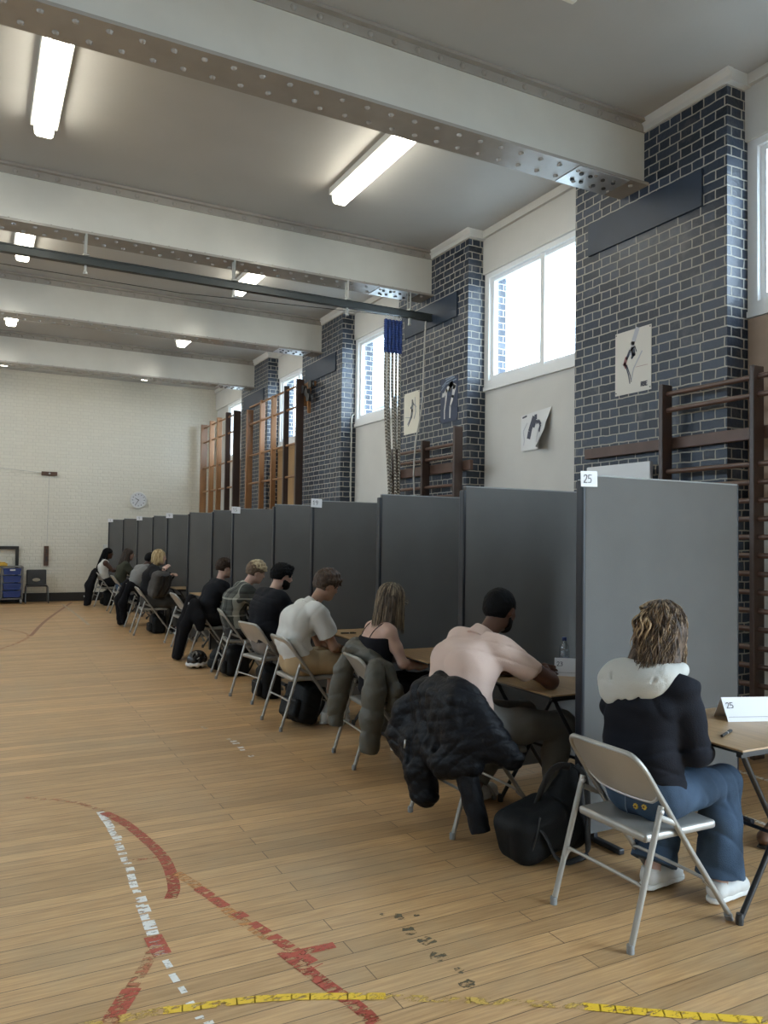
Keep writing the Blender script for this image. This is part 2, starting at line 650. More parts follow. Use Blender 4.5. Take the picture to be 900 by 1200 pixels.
# window bays: wall below, lintel above, frame between
WZ0, WZ1 = 3.43, 4.82
for i, (a, b) in enumerate(WIN):
    w = MB().box(XW, XW + .3, a, b, 0, WZ0)
    w.box(XW, XW + .3, a, b, WZ1, ZC)
    if i == 4:
        w.box(XW, XW + .3, b - 1.0, b, WZ0, WZ1)
        b2 = b - 1.0
    else:
        b2 = b
    struct(w.build('wall_right', WALLP))
    struct(MB().box(XW - .05, XW, a, b, WZ1 - .01, ZC - .07).box(XW - .09, XW - .05, a, b, ZC - .09, ZC).build('trim_%d' % (i + 11), WALLP))
    f = MB()
    x0, x1 = XW - .02, XW + .10
    y0, y1 = a, b2
    zb, zt = WZ0, WZ1
    f.box(x0, x1, y0, y1, zb, zb + .07)
    f.box(x0, x1, y0, y1, zt - .07, zt)
    f.box(x0, x1, y0, y0 + .09, zb + .07, zt - .07)
    f.box(x0, x1, y1 - .09, y1, zb + .07, zt - .07)
    ym = (y0 + y1) / 2 - .12
    f.box(x0 + .02, x1, ym - .035, ym + .035, zb + .07, zt - .07)
    # inner casement frame
    f.box(x0 + .04, x1 - .02, y0 + .09, ym, zb + .07, zb + .11)
    f.box(x0 + .04, x1 - .02, ym, y1 - .09, zb + .07, zb + .13)
    f.box(x0 + .04, x1 - .02, y0 + .09, y1 - .09, zt - .11, zt - .07)
    f.box(x0 + .04, x1 - .02, y1 - .14, y1 - .09, zb + .13, zt - .11)
    f.box(x0 + .04, x1 - .02, y0 + .09, y0 + .13, zb + .13, zt - .11)
    wo = struct(f.build('window_%d' % (i + 1), UPVC))
    MB().box(x1 - .045, x1 - .035, y0 + .1, y1 - .1, zb + .1, zt - .1).build('pane', GL, wo)
    # sill strip under the frame and a dark gap line below it
    struct(MB().box(XW - .035, XW, a, b2, WZ0 - .05, WZ0).build('trim_%d' % (i + 21), UPVC))
    portal('window_daylight_portal', (XW + .32, (a + b2) / 2, (WZ0 + WZ1) / 2), WZ1 - WZ0, b2 - a, (0, PI / 2, 0))
# brick outer reveals seen through the glass
for (a, b) in WIN[1:4]:
    struct(MB().box(XW + .17, XW + .3, b - .0, b + .3, 3.2, 5.2).build('wall_right_outer_reveal', BRICK))
# the unseen side: same tall windows on the left wall
lw = MB().box(XL - .3, XL, YB, YF, 0, 3.3).box(XL - .3, XL, YB, YF, 4.85, ZC)
ys = [YB, 2.3, 4.2, 6.0, 7.9, 9.65, 11.6, 13.3, 15.2, 17.0, 19.0, YF]
for i in range(0, len(ys) - 1, 2):
    lw.box(XL - .3, XL, ys[i], ys[i + 1], 3.3, 4.85)
struct(lw.build('wall_left', WALLP))
k = 6
for i in range(1, len(ys) - 1, 2):
    a, b = ys[i], ys[i + 1]
    f = MB().box(XL - .1, XL, a, b, 3.3, 3.38).box(XL - .1, XL, a, b, 4.77, 4.85).box(XL - .1, XL, a, a + .09, 3.38, 4.77)
    f.box(XL - .1, XL, b - .09, b, 3.38, 4.77).box(XL - .1, XL, (a + b) / 2 - .04, (a + b) / 2 + .04, 3.38, 4.77)
    wo = struct(f.build('window_%d' % k, UPVC))
    MB().box(XL - .06, XL - .05, a + .09, b - .09, 3.38, 4.77).build('pane', GL, wo)
    portal('window_daylight_portal', (XL - .32, (a + b) / 2, 4.07), 1.5, b - a, (0, -PI / 2, 0))
    k += 1


# riveted steel beams
def rivet(mb, c, r, out):
    o = Vector(out)
    a = o.orthogonal().normalized()
    b = o.cross(a)
    c = Vector(c)
    vs_, fs = [], []
    for (rr, h) in ((1.0, 0.0), (.85, .5), (.40, .85)):
        for j in range(7):
            t = 2 * PI * j / 7
            vs_.append(c + (a * math.cos(t) + b * math.sin(t)) * r * rr + o * r * h)
    for L in range(2):
        for j in range(7):
            fs.append((L * 7 + j, L * 7 + (j + 1) % 7, (L + 1) * 7 + (j + 1) % 7, (L + 1) * 7 + j))
    fs.append(tuple(range(14, 21)))
    mb.add(vs_, fs)


BEAMS = [1.39, 5.07, 8.75, 12.43, 16.10]
for bi, y in enumerate(BEAMS):
    root = struct(empty('ceiling_beam', (0, y, 0)))
    web = MB().box(XL, XP, 0, .24, 4.76, ZC - .002)
    web.build('web', PLAST, root)
    fl = MB().box(XL, XP, -.055, .285, 4.735, 4.76)
    ang = MB().box(XL, XP, -.012, .25, ZC - .105, ZC - .03).box(XL, XP, -.06, .28, ZC - .03, ZC - .003)
    if bi > 0:
        st = .20
        nr = int((XP + 3.2) / st)
        for q in range(nr):
            x = XP - .14 - q * st
            rivet(fl, (x, .055 - .03, 4.735), .022, (0, 0, -1))
            rivet(fl, (x - st / 2, .17 + .03, 4.735), .022, (0, 0, -1))
            if q % 1 == 0:
                rivet(fl, (x - st / 4, -.03, 4.76), .015, (0, 0, 1))
            rivet(ang, (x, -.012, ZC - .068), .025, (0, -1, 0))
            rivet(ang, (x - st / 2, .03, ZC - .105), .018, (0, 0, -1))
    fl.build('bottom_flange', FLANGE, root, smooth=True, angle=30)
    ang.build('top_angle', FLANGE, root, smooth=True, angle=30)
    # bare bolted splice plate near the wall
    if bi > 0:
        pl = MB().box(4.42, 4.98, -.045, .275, 4.728, 4.735).build('splice_plate', SILV, root)
        hb = MB()
        for px in (4.52, 4.62, 4.76, 4.88):
            for py in (.05, .17):
                hb.lathe([(.019, -.012), (.019, 0)], (px, py, 4.728), 8)
        hb.build('bolts', HOLE, pl)
    # dark board on the brickwork under the beam
    if bi > 0:
        a, b = PIL[bi]
        bd = MB().box(XP - .02, XP, a + .23, b - .2, 4.33, 4.64)
        bdo = struct(bd.build('trim_%d' % (30 + bi), NAVY))

# lamps: fluorescent battens in two rows (a third row on the unseen side)
LAMP = emit('lit_diffuser', (1.0, 0.95, 0.80), LAMP_POWER * 2.6)
LBODY = mat('lamp_body', (0.72, 0.71, 0.66), 0.4)
CAPM = mat('lamp_end_cap', (0.75, 0.74, 0.66), 0.4)


OFF = mat('unlit_diffuser', (0.72, 0.72, 0.70), 0.35)


def make_lamp(loc, label):
    r = empty('ceiling_lamp', loc, 0, label, 'ceiling light', 'fluorescent batten lights on the ceiling')
    MB().cbox(-.115, .115, 0, 1.62, -.075, 0, .006).build('lamp_body', LBODY, r)
    d = MB()
    d.prism([(-.085, -.075), (-.075, -.15), (-.055, -.168), (.055, -.168), (.075, -.15), (.085, -.075)], .03, 1.59, 'y')
    d.build('diffuser', LAMP, r)
    for (y0, y1) in ((0.008, .03), (1.59, 1.612)):
        e = MB()
        e.prism([(-.088, -.073), (-.077, -.153), (-.056, -.171), (.056, -.171), (.077, -.153), (.088, -.073)], y0, y1, 'y')
        e.build('end_cap', CAPM, r)
    return r


bayname = ['in the nearest bay', 'between the two nearest beams', 'in the bay past the rope rail',
           'in the fourth bay', 'in the farthest bay']
lamp0 = None
for row, x in enumerate((-2.52, .45, 3.38)):
    for bay in range(5):
        y = 2.38 + 3.67 * bay
        if bay == 0:
            continue
        side = ['of the far left row', 'of the left row', 'of the window row'][row]
        lab = 'fluorescent batten %s, %s' % (side, bayname[bay])
        if lamp0 is None:
            lamp0 = make_lamp((x, y, ZC), lab)
        else:
            l = copy_tree(lamp0)
            l.location = (x, y, ZC)
            l['label'] = lab

for x, side in ((-2.52, 'far left row'), (.45, 'left row'), (3.38, 'window row')):
    l = make_lamp((x, 2.38, ZC), 'unlit fluorescent batten of the %s, in the nearest bay' % side)
    for c_ in children(l):
        if c_.name.startswith('diffuser'):
            c_.data.materials[0] = OFF

# grey steel rail that carries the climbing ropes
RAILM = mat('grey_green_steel', (0.045, 0.052, 0.052), 0.4, metal=.2, noise=.2, nscale=3)
rail = empty('rope_rail', (0, 8.72, 4.45), 0, 'long grey steel rail hung under the second beam, carrying the climbing ropes', 'rail')
MB().box(XL, XP, -.025, .025, -.032, .032).box(XL, XP, -.036, .036, .032, .044).box(XL, XP, -.036, .036, -.044, -.032).build('channel', RAILM, rail)
for x in (-1.4, .95, 2.55, 3.98, 4.86):
    h = MB().tube([(x, -.02, .04), (x, -.02, .29)], .012, 8).tube([(x, .05, .04), (x, .05, .29)], .012, 8)
    h.box(x - .03, x + .03, -.06, .06, .045, .06).box(x - .012, x + .012, -.012, .012, -.12, -.045)
    h.lathe([(.022, -.14), (.022, -.115)], (x, 0, 0), 8)
    h.build('hanger', mat('hanger_steel', (.35, .35, .33), .4, metal=.5), rail)
tag(MB().tube([(XL, 8.95, 4.42), (-.5, 8.95, 4.36), (2, 8.95, 4.34), (XP, 8.95, 4.5)], .004, 6).build('wire', RAILM),
    'thin steel wire strung across the hall behind the rope rail', 'wire')

# outside: pale building and ground seen through the windows
OUTW = mat('pale_blue_white_render', (0.55, 0.62, 0.70), .7, noise=.1, nscale=.6)
bld = empty('building', (24, 34, 0), 0, 'pale building seen outside through the window behind the climbing ropes', 'building')
MB().box(-5, 10, -6, 14, -2, 8.5).build('wall', OUTW, bld)
cl = MB()
for zz in range(1, 14):
    cl.box(-5.06, -5, -6, 14, zz * .6, zz * .6 + .06)
cl.build('cladding', mat('grey_cladding', (.35, .4, .46), .7), bld)
MB().box(-5.3, 10.3, -6.3, 14.3, 8.5, 8.8).build('roof', mat('grey_roof', (.25, .27, .3), .7), bld)
struct(MB().box(5.9, 80, -40, 90, -.4, -.2).build('ground_outside', mat('outside_ground', (.35, .36, .34), .8, noise=.2, nscale=1)))
# ================================================================== implicit surfaces (for bodies, clothes, bags)
class SDF:
    def __init__(s, lo, hi, h):
        s.lo = np.array(lo, np.float32)
        s.h = h
        n = np.ceil((np.array(hi) - np.array(lo)) / h).astype(int) + 1
        s.ax = [s.lo[i] + h * np.arange(n[i], dtype=np.float32) for i in range(3)]
        s.d = np.full(tuple(n), 1.0, np.float32)

    def _sub(s, lo, hi):
        sl = []
        for i in range(3):
            a = int(np.clip(math.floor((lo[i] - s.lo[i]) / s.h), 0, len(s.ax[i]) - 1))
            b = int(np.clip(math.ceil((hi[i] - s.lo[i]) / s.h) + 1, a + 1, len(s.ax[i])))
            sl.append(slice(a, b))
        X = s.ax[0][sl[0]][:, None, None]
        Y = s.ax[1][sl[1]][None, :, None]
        Z = s.ax[2][sl[2]][None, None, :]
        return tuple(sl), X, Y, Z

    def _put(s, sl, d, k, op):
        a = s.d[sl]
        if op == 'u':
            if k > 0:
                hh = np.maximum(k - np.abs(a - d), 0) / k
                s.d[sl] = np.minimum(a, d) - hh * hh * k * .25
            else:
                s.d[sl] = np.minimum(a, d)
        elif op == 's':
            d = -d
            if k > 0:
                hh = np.maximum(k - np.abs(a - d), 0) / k
                s.d[sl] = np.maximum(a, d) + hh * hh * k * .25
            else:
                s.d[sl] = np.maximum(a, d)
        return s

    def cone(s, a, b, ra, rb=None, k=.02, op='u', flat=False, flata=False):
        rb = ra if rb is None else rb
        a, b = np.array(a, float), np.array(b, float)
        m = max(k, .02) + .02
        R = max(ra, rb)
        sl, X, Y, Z = s._sub(np.minimum(a, b) - R - m, np.maximum(a, b) + R + m)
        ab = b - a
        L2 = float(ab @ ab) + 1e-9
        t = ((X - a[0]) * ab[0] + (Y - a[1]) * ab[1] + (Z - a[2]) * ab[2]) / L2
        tc = np.clip(t, 0, 1)
        d = np.sqrt((X - a[0] - tc * ab[0]) ** 2 + (Y - a[1] - tc * ab[1]) ** 2 + (Z - a[2] - tc * ab[2]) ** 2) - (ra + (rb - ra) * tc)
        L = math.sqrt(L2)
        if flat:
            d = np.maximum(d, (t - 1) * L)
        if flata:
            d = np.maximum(d, -t * L)
        return s._put(sl, d.astype(np.float32), k, op)

    def path(s, pts, rs, k=.02, op='u', **kw):
        if not isinstance(rs, (list, tuple)):
            rs = [rs] * len(pts)
        for i in range(len(pts) - 1):
            s.cone(pts[i], pts[i + 1], rs[i], rs[i + 1], k, op, **kw)
        return s

    def ell(s, c, r, M=None, k=.02, op='u'):
        """ellipsoid with radii r along the rows of M"""
        c, r = np.array(c, float), np.array(r, float)
        R = float(max(r))
        m = max(k, .02) + .02
        sl, X, Y, Z = s._sub(c - R - m, c + R + m)
        x, y, z = X - c[0], Y - c[1], Z - c[2]
        if M is None:
            M = np.eye(3)
        p = [M[i][0] * x + M[i][1] * y + M[i][2] * z for i in range(3)]
        k0 = np.sqrt((p[0] / r[0]) ** 2 + (p[1] / r[1]) ** 2 + (p[2] / r[2]) ** 2) + 1e-6
        k1 = np.sqrt((p[0] / r[0] ** 2) ** 2 + (p[1] / r[1] ** 2) ** 2 + (p[2] / r[2] ** 2) ** 2) + 1e-6
        d = k0 * (k0 - 1) / k1
        return s._put(sl, d.astype(np.float32), k, op)

    def box(s, c, hf, r=.01, M=None, k=.0, op='u'):
        c, hf = np.array(c, float), np.array(hf, float)
        R = float(np.sqrt((hf ** 2).sum()))
        m = max(k, .02) + .02
        sl, X, Y, Z = s._sub(c - R - m, c + R + m)
        x, y, z = X - c[0], Y - c[1], Z - c[2]
        if M is None:
            M = np.eye(3)
        q = [np.abs(M[i][0] * x + M[i][1] * y + M[i][2] * z) - (hf[i] - r) for i in range(3)]
        d = np.sqrt(np.maximum(q[0], 0) ** 2 + np.maximum(q[1], 0) ** 2 + np.maximum(q[2], 0) ** 2) + \
            np.minimum(np.maximum(np.maximum(q[0], q[1]), q[2]), 0) - r
        return s._put(sl, d.astype(np.float32), k, op)

    def keep(s, n, c, k=0):
        """keep the half space n.p < c"""
        n = np.array(n, float)
        n = n / np.linalg.norm(n)
        X, Y, Z = s.ax[0][:, None, None], s.ax[1][None, :, None], s.ax[2][None, None, :]
        d = (n[0] * X + n[1] * Y + n[2] * Z - c).astype(np.float32)
        s.d = np.maximum(s.d, d)
        return s

    def disp(s, fn):
        X, Y, Z = s.ax[0][:, None, None], s.ax[1][None, :, None], s.ax[2][None, None, :]
        s.d = (s.d + fn(X, Y, Z)).astype(np.float32)
        return s

    def folds(s, amp, f=30, seed=0, ax=(1, 1, 1)):
        """cloth creases: warped ridged waves"""
        q = np.random.RandomState(seed)
        p = q.rand(16) * 6.28
        def fn(X, Y, Z):
            X, Y, Z = X * ax[0], Y * ax[1], Z * ax[2]
            w1 = np.sin(X * 7 + p[0] + Z * 9) + np.sin(Y * 12 + p[1] - Z * 7)
            w2 = np.sin(Z * 11 + p[2] + Y * 8) + np.sin(X * 13 + p[5] + Y * 5)
            a = np.sin((X * .5 + Z * .8 + Y * .55) * f + 2.3 * w1 + p[3])
            b = np.sin((X * .8 - Y * .7 - Z * .5) * f * .8 + 2.1 * w2 + p[4])
            c = np.sin((Y * .9 - Z * .7 + X * .3) * f * 1.3 + 1.7 * (w1 - w2) + p[6])
            m = .5 + .5 * np.sin(X * 6 + Y * 7 + Z * 5 + p[7] + w2)
            return amp * (.8 * (1 - np.abs(a)) ** 3 * m + .7 * (1 - np.abs(b)) ** 3 * (1 - m) + .22 * c * m - .25)
        return s.disp(fn)

    def mesh(s, name, m, parent=None, smooth_it=0):
        v, q = surface_nets(s.d, s.lo, s.h)
        return np_mesh(name, v, q, m, parent, smooth_it)


def surface_nets(d, lo, h):
    # close the volume at the borders
    for i in range(3):
        for e in (0, -1):
            ix = [slice(None)] * 3
            ix[i] = e
            d[tuple(ix)] = np.maximum(d[tuple(ix)], h * .5)
    sgn = d < 0
    nx, ny, nz = d.shape
    cnt = np.zeros((nx - 1, ny - 1, nz - 1), np.uint8)
    offs = [(a, b, c) for a in (0, 1) for b in (0, 1) for c in (0, 1)]
    for a, b, c in offs:
        cnt += sgn[a:nx - 1 + a, b:ny - 1 + b, c:nz - 1 + c]
    act = (cnt > 0) & (cnt < 8)
    ii = np.argwhere(act)
    idx = np.full(act.shape, -1, np.int32)
    idx[act] = np.arange(len(ii))
    acc = np.zeros((len(ii), 3), np.float32)
    num = np.zeros(len(ii), np.float32)
    for o1 in offs:
        for ax in range(3):
            if o1[ax]:
                continue
            o2 = list(o1)
            o2[ax] = 1
            d1 = d[ii[:, 0] + o1[0], ii[:, 1] + o1[1], ii[:, 2] + o1[2]]
            d2 = d[ii[:, 0] + o2[0], ii[:, 1] + o2[1], ii[:, 2] + o2[2]]
            m = (d1 < 0) != (d2 < 0)
            den = np.where(m, d1 - d2, 1)
            t = np.where(m, d1 / den, 0)
            for j in range(3):
                acc[:, j] += np.where(m, o1[j] + (t if j == ax else 0), 0)
            num += m
    v = (ii + acc / num[:, None]) * h + lo
    quads = []
    for ax in range(3):
        b_, c_ = (ax + 1) % 3, (ax + 2) % 3
        sa = [slice(None)] * 3
        sb = [slice(None)] * 3
        sa[ax] = slice(0, -1)
        sb[ax] = slice(1, None)
        A, B = sgn[tuple(sa)], sgn[tuple(sb)]
        for inv in (0, 1):
            e = np.argwhere((A & ~B) if not inv else (~A & B))
            if len(e) == 0:
                continue
            ok = (e[:, b_] > 0) & (e[:, c_] > 0) & (e[:, b_] < d.shape[b_] - 1) & (e[:, c_] < d.shape[c_] - 1)
            e = e[ok]
            cells = []
            for (db, dc) in ((1, 1), (0, 1), (0, 0), (1, 0)):
                q = e.copy()
                q[:, b_] -= db
                q[:, c_] -= dc
                cells.append(idx[q[:, 0], q[:, 1], q[:, 2]])
            f = np.stack(cells, 1)
            if inv:
                f = f[:, ::-1]
            quads.append(f)
    return v, np.concatenate(quads)


def np_mesh(name, v, q, m, parent=None, smooth_it=0):
    if smooth_it:
        e = np.concatenate([q[:, [0, 1]], q[:, [1, 2]], q[:, [2, 3]], q[:, [3, 0]]])
        for _ in range(smooth_it):
            a = np.zeros_like(v)
            n = np.zeros(len(v))
            for j in range(3):
                a[:, j] = np.bincount(e[:, 0], v[e[:, 1], j], len(v)) + np.bincount(e[:, 1], v[e[:, 0], j], len(v))
            n = np.bincount(e[:, 0], minlength=len(v)) + np.bincount(e[:, 1], minlength=len(v))
            v = v * .5 + a / n[:, None] * .5
    me = bpy.data.meshes.new(name)
    me.vertices.add(len(v))
    me.vertices.foreach_set('co', np.ascontiguousarray(v, np.float32).ravel())
    nl = q.shape[1]
    me.loops.add(len(q) * nl)
    me.loops.foreach_set('vertex_index', np.ascontiguousarray(q, np.int32).ravel())
    me.polygons.add(len(q))
    me.polygons.foreach_set('loop_start', np.arange(0, len(q) * nl, nl, dtype=np.int32))
    me.update(calc_edges=True)
    me.validate()
    me.shade_smooth()
    if m:
        me.materials.append(m)
    o = bpy.data.objects.new(name, me)
    C.objects.link(o)
    if parent:
        o.parent = parent
    return o
# ================================================================== fixtures on the walls
def wall_bars(name, loc, posts, rungs, ztop, label, board=None, x0=-.06, x1=.06, bays=None, pmats=None, pw=.04, rr=.017, frame=False, group=None):
    r = empty(name, loc, 0, label, 'wall bars', group)
    for i, py in enumerate(posts):
        hw = pw / 2
        m = (pmats or [DKWOOD_AND_SHADE] * len(posts))[i]
        a, b = (x0, x1) if not (frame and i not in (0, len(posts) - 1)) else (x0 + .02, x1 - .02)
        MB().cbox(a, b, py - hw, py + hw, 0.02, ztop[i] if isinstance(ztop, list) else ztop, .008).build('post', m, r)
    for k, (ya, yb) in enumerate(bays or list(zip(posts[:-1], posts[1:]))):
        for z in rungs:
            MB().tube([(0, ya, z), (0, yb, z)], rr, 10, sq=(1, 1.25)).build('rung', MIDWOOD if frame else mat('worn_brown_rung', (0.13, 0.072, 0.052), .35, noise=.25, nscale=7), r, smooth=True, angle=50)
    if board:
        for (ya, yb, z0, z1) in board:
            MB().cbox(.07, .115, ya, yb, z0, z1, .006).build('wall_rail', mat('brown_wall_rail', (0.12, 0.065, 0.045), .45, noise=.3, nscale=6), r)
    return r


rz = [2.81, 2.675] + [2.165 - .1345 * i for i in range(15)]
wall_bars('wall_bars', (5.07, 0, 0), [2.98, 3.84, 4.70], rz, 2.89,
          'dark wooden wall bars on the nearest brick pilaster, beside the screen numbered 25', board=[(2.95, 5.76, 2.36, 2.455)])
wall_bars('wall_bars', (5.06, 0, 0), [7.86, 8.62, 9.42], [2.72, 2.58, 2.23] + [2.1 - .135 * i for i in range(14)], [2.93, 2.83, 2.80],
          'dark wooden wall bars on the second pilaster, behind the climbing ropes', board=[(7.7, 9.6, 2.40, 2.52)])
fr = [4.27, 3.90, 3.25, 2.67, 2.05, 1.45, .85, .3]
wall_bars('gym_frame', (5.02, 0, 0), [12.95, 13.62, 14.30, 14.98, 15.8], fr, [4.37, 4.36, 4.28, 4.30, 4.22],
          'tall folded wooden climbing frame nearer to the ropes, its front uprights darkened for shade', frame=True,
          pmats=[DKWOOD_AND_SHADE, DKWOOD_AND_SHADE, MIDWOOD, MIDWOOD, MIDWOOD], pw=.06, x0=-.07, x1=.07, group='folded climbing frames')  # all one wood: shade on the two near uprights is put into colour
wall_bars('gym_frame', (5.02, 0, 0), [16.70, 17.38, 18.10, 18.75, 19.5], fr, [4.33, 4.38, 4.36, 4.36, 4.36],
          'tall folded wooden climbing frame standing farthest off, next to the cream end wall', frame=True,
          pmats=[DKWOOD_AND_SHADE, DKWOOD_AND_SHADE, MIDWOOD, MIDWOOD, MIDWOOD], pw=.06, x0=-.08, x1=.08, group='folded climbing frames')  # same wood throughout, two near uprights coloured darker as shade
# pale wooden boards on the wall under the far windows, brown board under the nearest one
struct(MB().box(XW - .03, XW, 13.34, 15.18, 1.9, 3.36).box(XW - .045, XW - .03, 13.34, 15.18, 3.30, 3.36).build('trim_41', LTWOOD))
struct(MB().box(XW - .03, XW, 17.0, 18.1, 1.9, 3.38).build('trim_42', LTWOOD))
struct(MB().box(XW - .03, XW, 2.27, 4.19, 1.9, 3.37).build('trim_43', mat('beige_brown_board', (.36, .26, .19), .6, noise=.1)))
struct(MB().box(XW - .02, XW, 5.99, 7.82, 0, 3.30).build('trim_44', WALLP))
tag(MB().cbox(5.06, 5.10, 4.86, 5.64, 1.45, 2.27, .01).build('white_board', mat('white_laminate', (.75, .77, .8), .4)),
    'plain white board propped behind the screen numbered 25, below the poster', 'board')
# clutter of dark pulleys at the top of the climbing frame
pb = empty('pulley_bracket', (5.14, 12.75, 4.2), 0, 'dark iron pulley bracket on the third pilaster above the climbing frame', 'bracket')
MB().box(-.03, .06, -.12, .25, .02, .1).box(-.05, 0, -.03, .02, -.45, .1).box(-.05, .02, .18, .23, -.3, .08).build('bracket_arm', MIDWOOD, pb)
for (a, b) in ((-.22, .02), (-.05, -.1), (.12, -.02), (-.14, -.2)):
    MB().lathe([(.02, -.03), (.075, -.03), (.06, 0), (.075, .03), (.02, .03)], (-.08, a, b), 14, 'x').build('pulley', mat('black_iron', (.02, .02, .022), .45), pb, smooth=True, angle=40)

# climbing ropes
ROPE = mat('natural_rope', (0.40, 0.36, 0.30), 0.85, noise=.35, nscale=120, bump=.6, bscale=150)


def rope_mat():
    m, nt, b = nodes_of('twisted_manila_rope', 0.85)
    tc = N(nt, 'ShaderNodeTexCoord')
    w = N(nt, 'ShaderNodeTexWave', wave_type='BANDS', bands_direction='DIAGONAL')
    w.inputs['Scale'].default_value = 16
    w.inputs['Distortion'].default_value = .4
    nt.links.new(tc.outputs['Object'], w.inputs['Vector'])
    r = N(nt, 'ShaderNodeValToRGB')
    r.color_ramp.elements[0].color = (0.13, 0.115, 0.095, 1)
    r.color_ramp.elements[1].color = (0.52, 0.48, 0.42, 1)
    nt.links.new(w.outputs[0], r.inputs[0])
    nt.links.new(r.outputs[0], b.inputs['Base Color'])
    bp = N(nt, 'ShaderNodeBump')
    bp.inputs['Distance'].default_value = .01
    nt.links.new(w.outputs[0], bp.inputs['Height'])
    nt.links.new(bp.outputs[0], b.inputs['Normal'])
    return m


ROPE = rope_mat()
BLUE = mat('blue_rope_binding', (0.018, 0.05, 0.21), 0.6, noise=.4, nscale=60, bump=.4, bscale=90)
rl = ['leftmost climbing rope, hanging a little apart at its foot', 'second climbing rope from the left in the bunch', 'third climbing rope from the left in the bunch',
      'fourth climbing rope from the left in the bunch', 'rightmost climbing rope, nearest to the brick pilaster']
for i in range(5):
    x = 4.52 + i * .052
    r = empty('climbing_rope', (x, 8.72, 0), 0, rl[i] + ', under its blue sleeve', 'climbing rope', 'climbing ropes gathered at the wall end of the rail')
    xe = [.10, .085, .07, .03, .0][i]
    ye = [.0, .02, -.02, .02, -.01][i]
    zs = [4.36 - .05 * (i % 2), 3.93]
    pts = smooth_path([(0, 0, 3.95), (.0, 0, 3.5), (xe * .3, ye, 2.9), (xe * .85, ye, 2.1), (xe, ye, 1.2), (xe + .01, ye, .62)], 8)
    MB().tube(pts, .0195, 10).build('rope', ROPE, r, smooth=True, angle=60)
    sl = MB()
    zz = 4.34
    prof = []
    while zz > 3.93:
        prof += [(.026, zz), (.021, zz - .008), (.026, zz - .016)]
        zz -= .03
    sl.lathe([(.010, 4.35)] + prof + [(.018, 3.92)], (0, 0, 0), 12).build('blue_sleeve', BLUE, r, smooth=True, angle=60)
    MB().tube([(0, 0, 4.34), (-.012, 0, 4.37), (0, 0, 4.40), (.012, 0, 4.37), (0, 0, 4.34)], .006, 8).build('shackle', SILV, r)
CORD = mat('grey_white_cord', (.5, .49, .46), .7)
tag(MB().tube(smooth_path([(5.10, 8.72, 4.40), (5.08, 8.72, 3.9), (5.06, 8.72, 3.3), (4.98, 8.72, 2.85), (4.95, 8.72, 2.4), (4.98, 8.72, 1.9), (5.0, 8.72, 1.4)], 6), .010, 8)
    .build('pull_cord', CORD, None, True, 60), 'thin grey pull cord hanging beside the second pilaster posters', 'cord')
tag(MB().tube(smooth_path([(XW + .02, 11.5, 3.58), (XW - .02, 11.53, 3.59), (5.40, 11.53, 3.58), (5.375, 11.53, 3.50), (5.375, 11.53, 3.2), (5.375, 11.53, 1.2)], 6), .012, 8)
    .build('conduit', mat('pale_conduit', (.55, .54, .5), .5), None, True, 60), 'thin pale conduit pipe running down the side of the third pilaster', 'pipe')

# ------------------------------------------------------------------ posters
PAPER = mat('cream_poster_paper', (0.66, 0.63, 0.57), .35)
INK = mat('dark_blue_ink', (0.05, 0.055, 0.085), .5)
REDI = mat('faded_red_ink', (0.30, 0.12, 0.13), .5)
GREYI = mat('pale_grey_wash', (0.44, 0.45, 0.50), .5)
PINK = mat('pale_skin_ink', (.62, .54, .48), .5)


def strokes(mb, lst, w, h):
    """lst of polylines (s,t, width) in poster units; x is the poster's outward -x"""
    for pl in lst:
        for (a, b) in zip(pl[:-1], pl[1:]):
            p = Vector((0, -a[0] * w, a[1] * h))
            q = Vector((0, -b[0] * w, b[1] * h))
            d = (q - p).normalized()
            s = Vector((0, -d.z, d.y)) * .72
            ps = [p - s * a[2] - d * a[2] * .5, p + s * a[2] - d * a[2] * .5, q + s * b[2] + d * b[2] * .5, q - s * b[2] + d * b[2] * .5]
            mb.add([v + Vector((-.0005, 0, 0)) for v in ps] + [v + Vector((-.0018, 0, 0)) for v in ps],
                   [(0, 1, 2, 3), (7, 6, 5, 4), (0, 4, 5, 1), (1, 5, 6, 2), (2, 6, 7, 3), (3, 7, 4, 0)])
    return mb


def poster(loc, w, h, label, paper, arts, tilt=0):
    r = empty('poster', loc, 0, label, 'poster')
    MB().box(0, .003, -w, 0, 0, h).build('sheet', paper, r)
    for nm, m, l in arts:
        strokes(MB(), l, w, h).build(nm, m, r)
    pins = [(.03, .04), (.97, .04), (.03, .97), (.97, .97)]
    for s, t in pins:
        MB().lathe([(.006, -.003), (.006, 0)], (-.001, -s * w, t * h), 8, 'x').build('pin', HOLE, r)
    return r


p1 = poster((XP - .006, 5.41, 2.915), .435, .575, 'pale dance poster of a bending dancer in red, on the nearest brick pilaster', PAPER, [
    ('wash', GREYI, [[(.62, .98, .035), (.50, .78, .03), (.44, .62, .02)], [(.75, .62, .008), (.52, .38, .006), (.46, .2, .005)]]),
    ('ink_figure', INK, [[(.42, .67, .02), (.33, .56, .018)], [(.50, .70, .03), (.52, .60, .028), (.47, .55, .012)], [(.44, .68, .008), (.56, .72, .006), (.60, .64, .006)],
                         [(.30, .46, .008), (.38, .3, .008), (.42, .16, .006)], [(.33, .46, .008), (.43, .28, .006), (.46, .18, .004)]]),
    ('red_dress', REDI, [[(.32, .57, .022), (.27, .48, .026), (.31, .42, .015)]])])
tx = MB()
text_strokes(tx, 'RBE', (-.001, -.73 * .435, .045), (0, -1, 0), (0, 0, 1), .035, .009, (-1, 0, 0))
tx.build('lettering', INK, p1)
MB().box(-.0012, -.0002, -.9 * .435, -.58 * .435, .225, .228).build('small_print', REDI, p1)
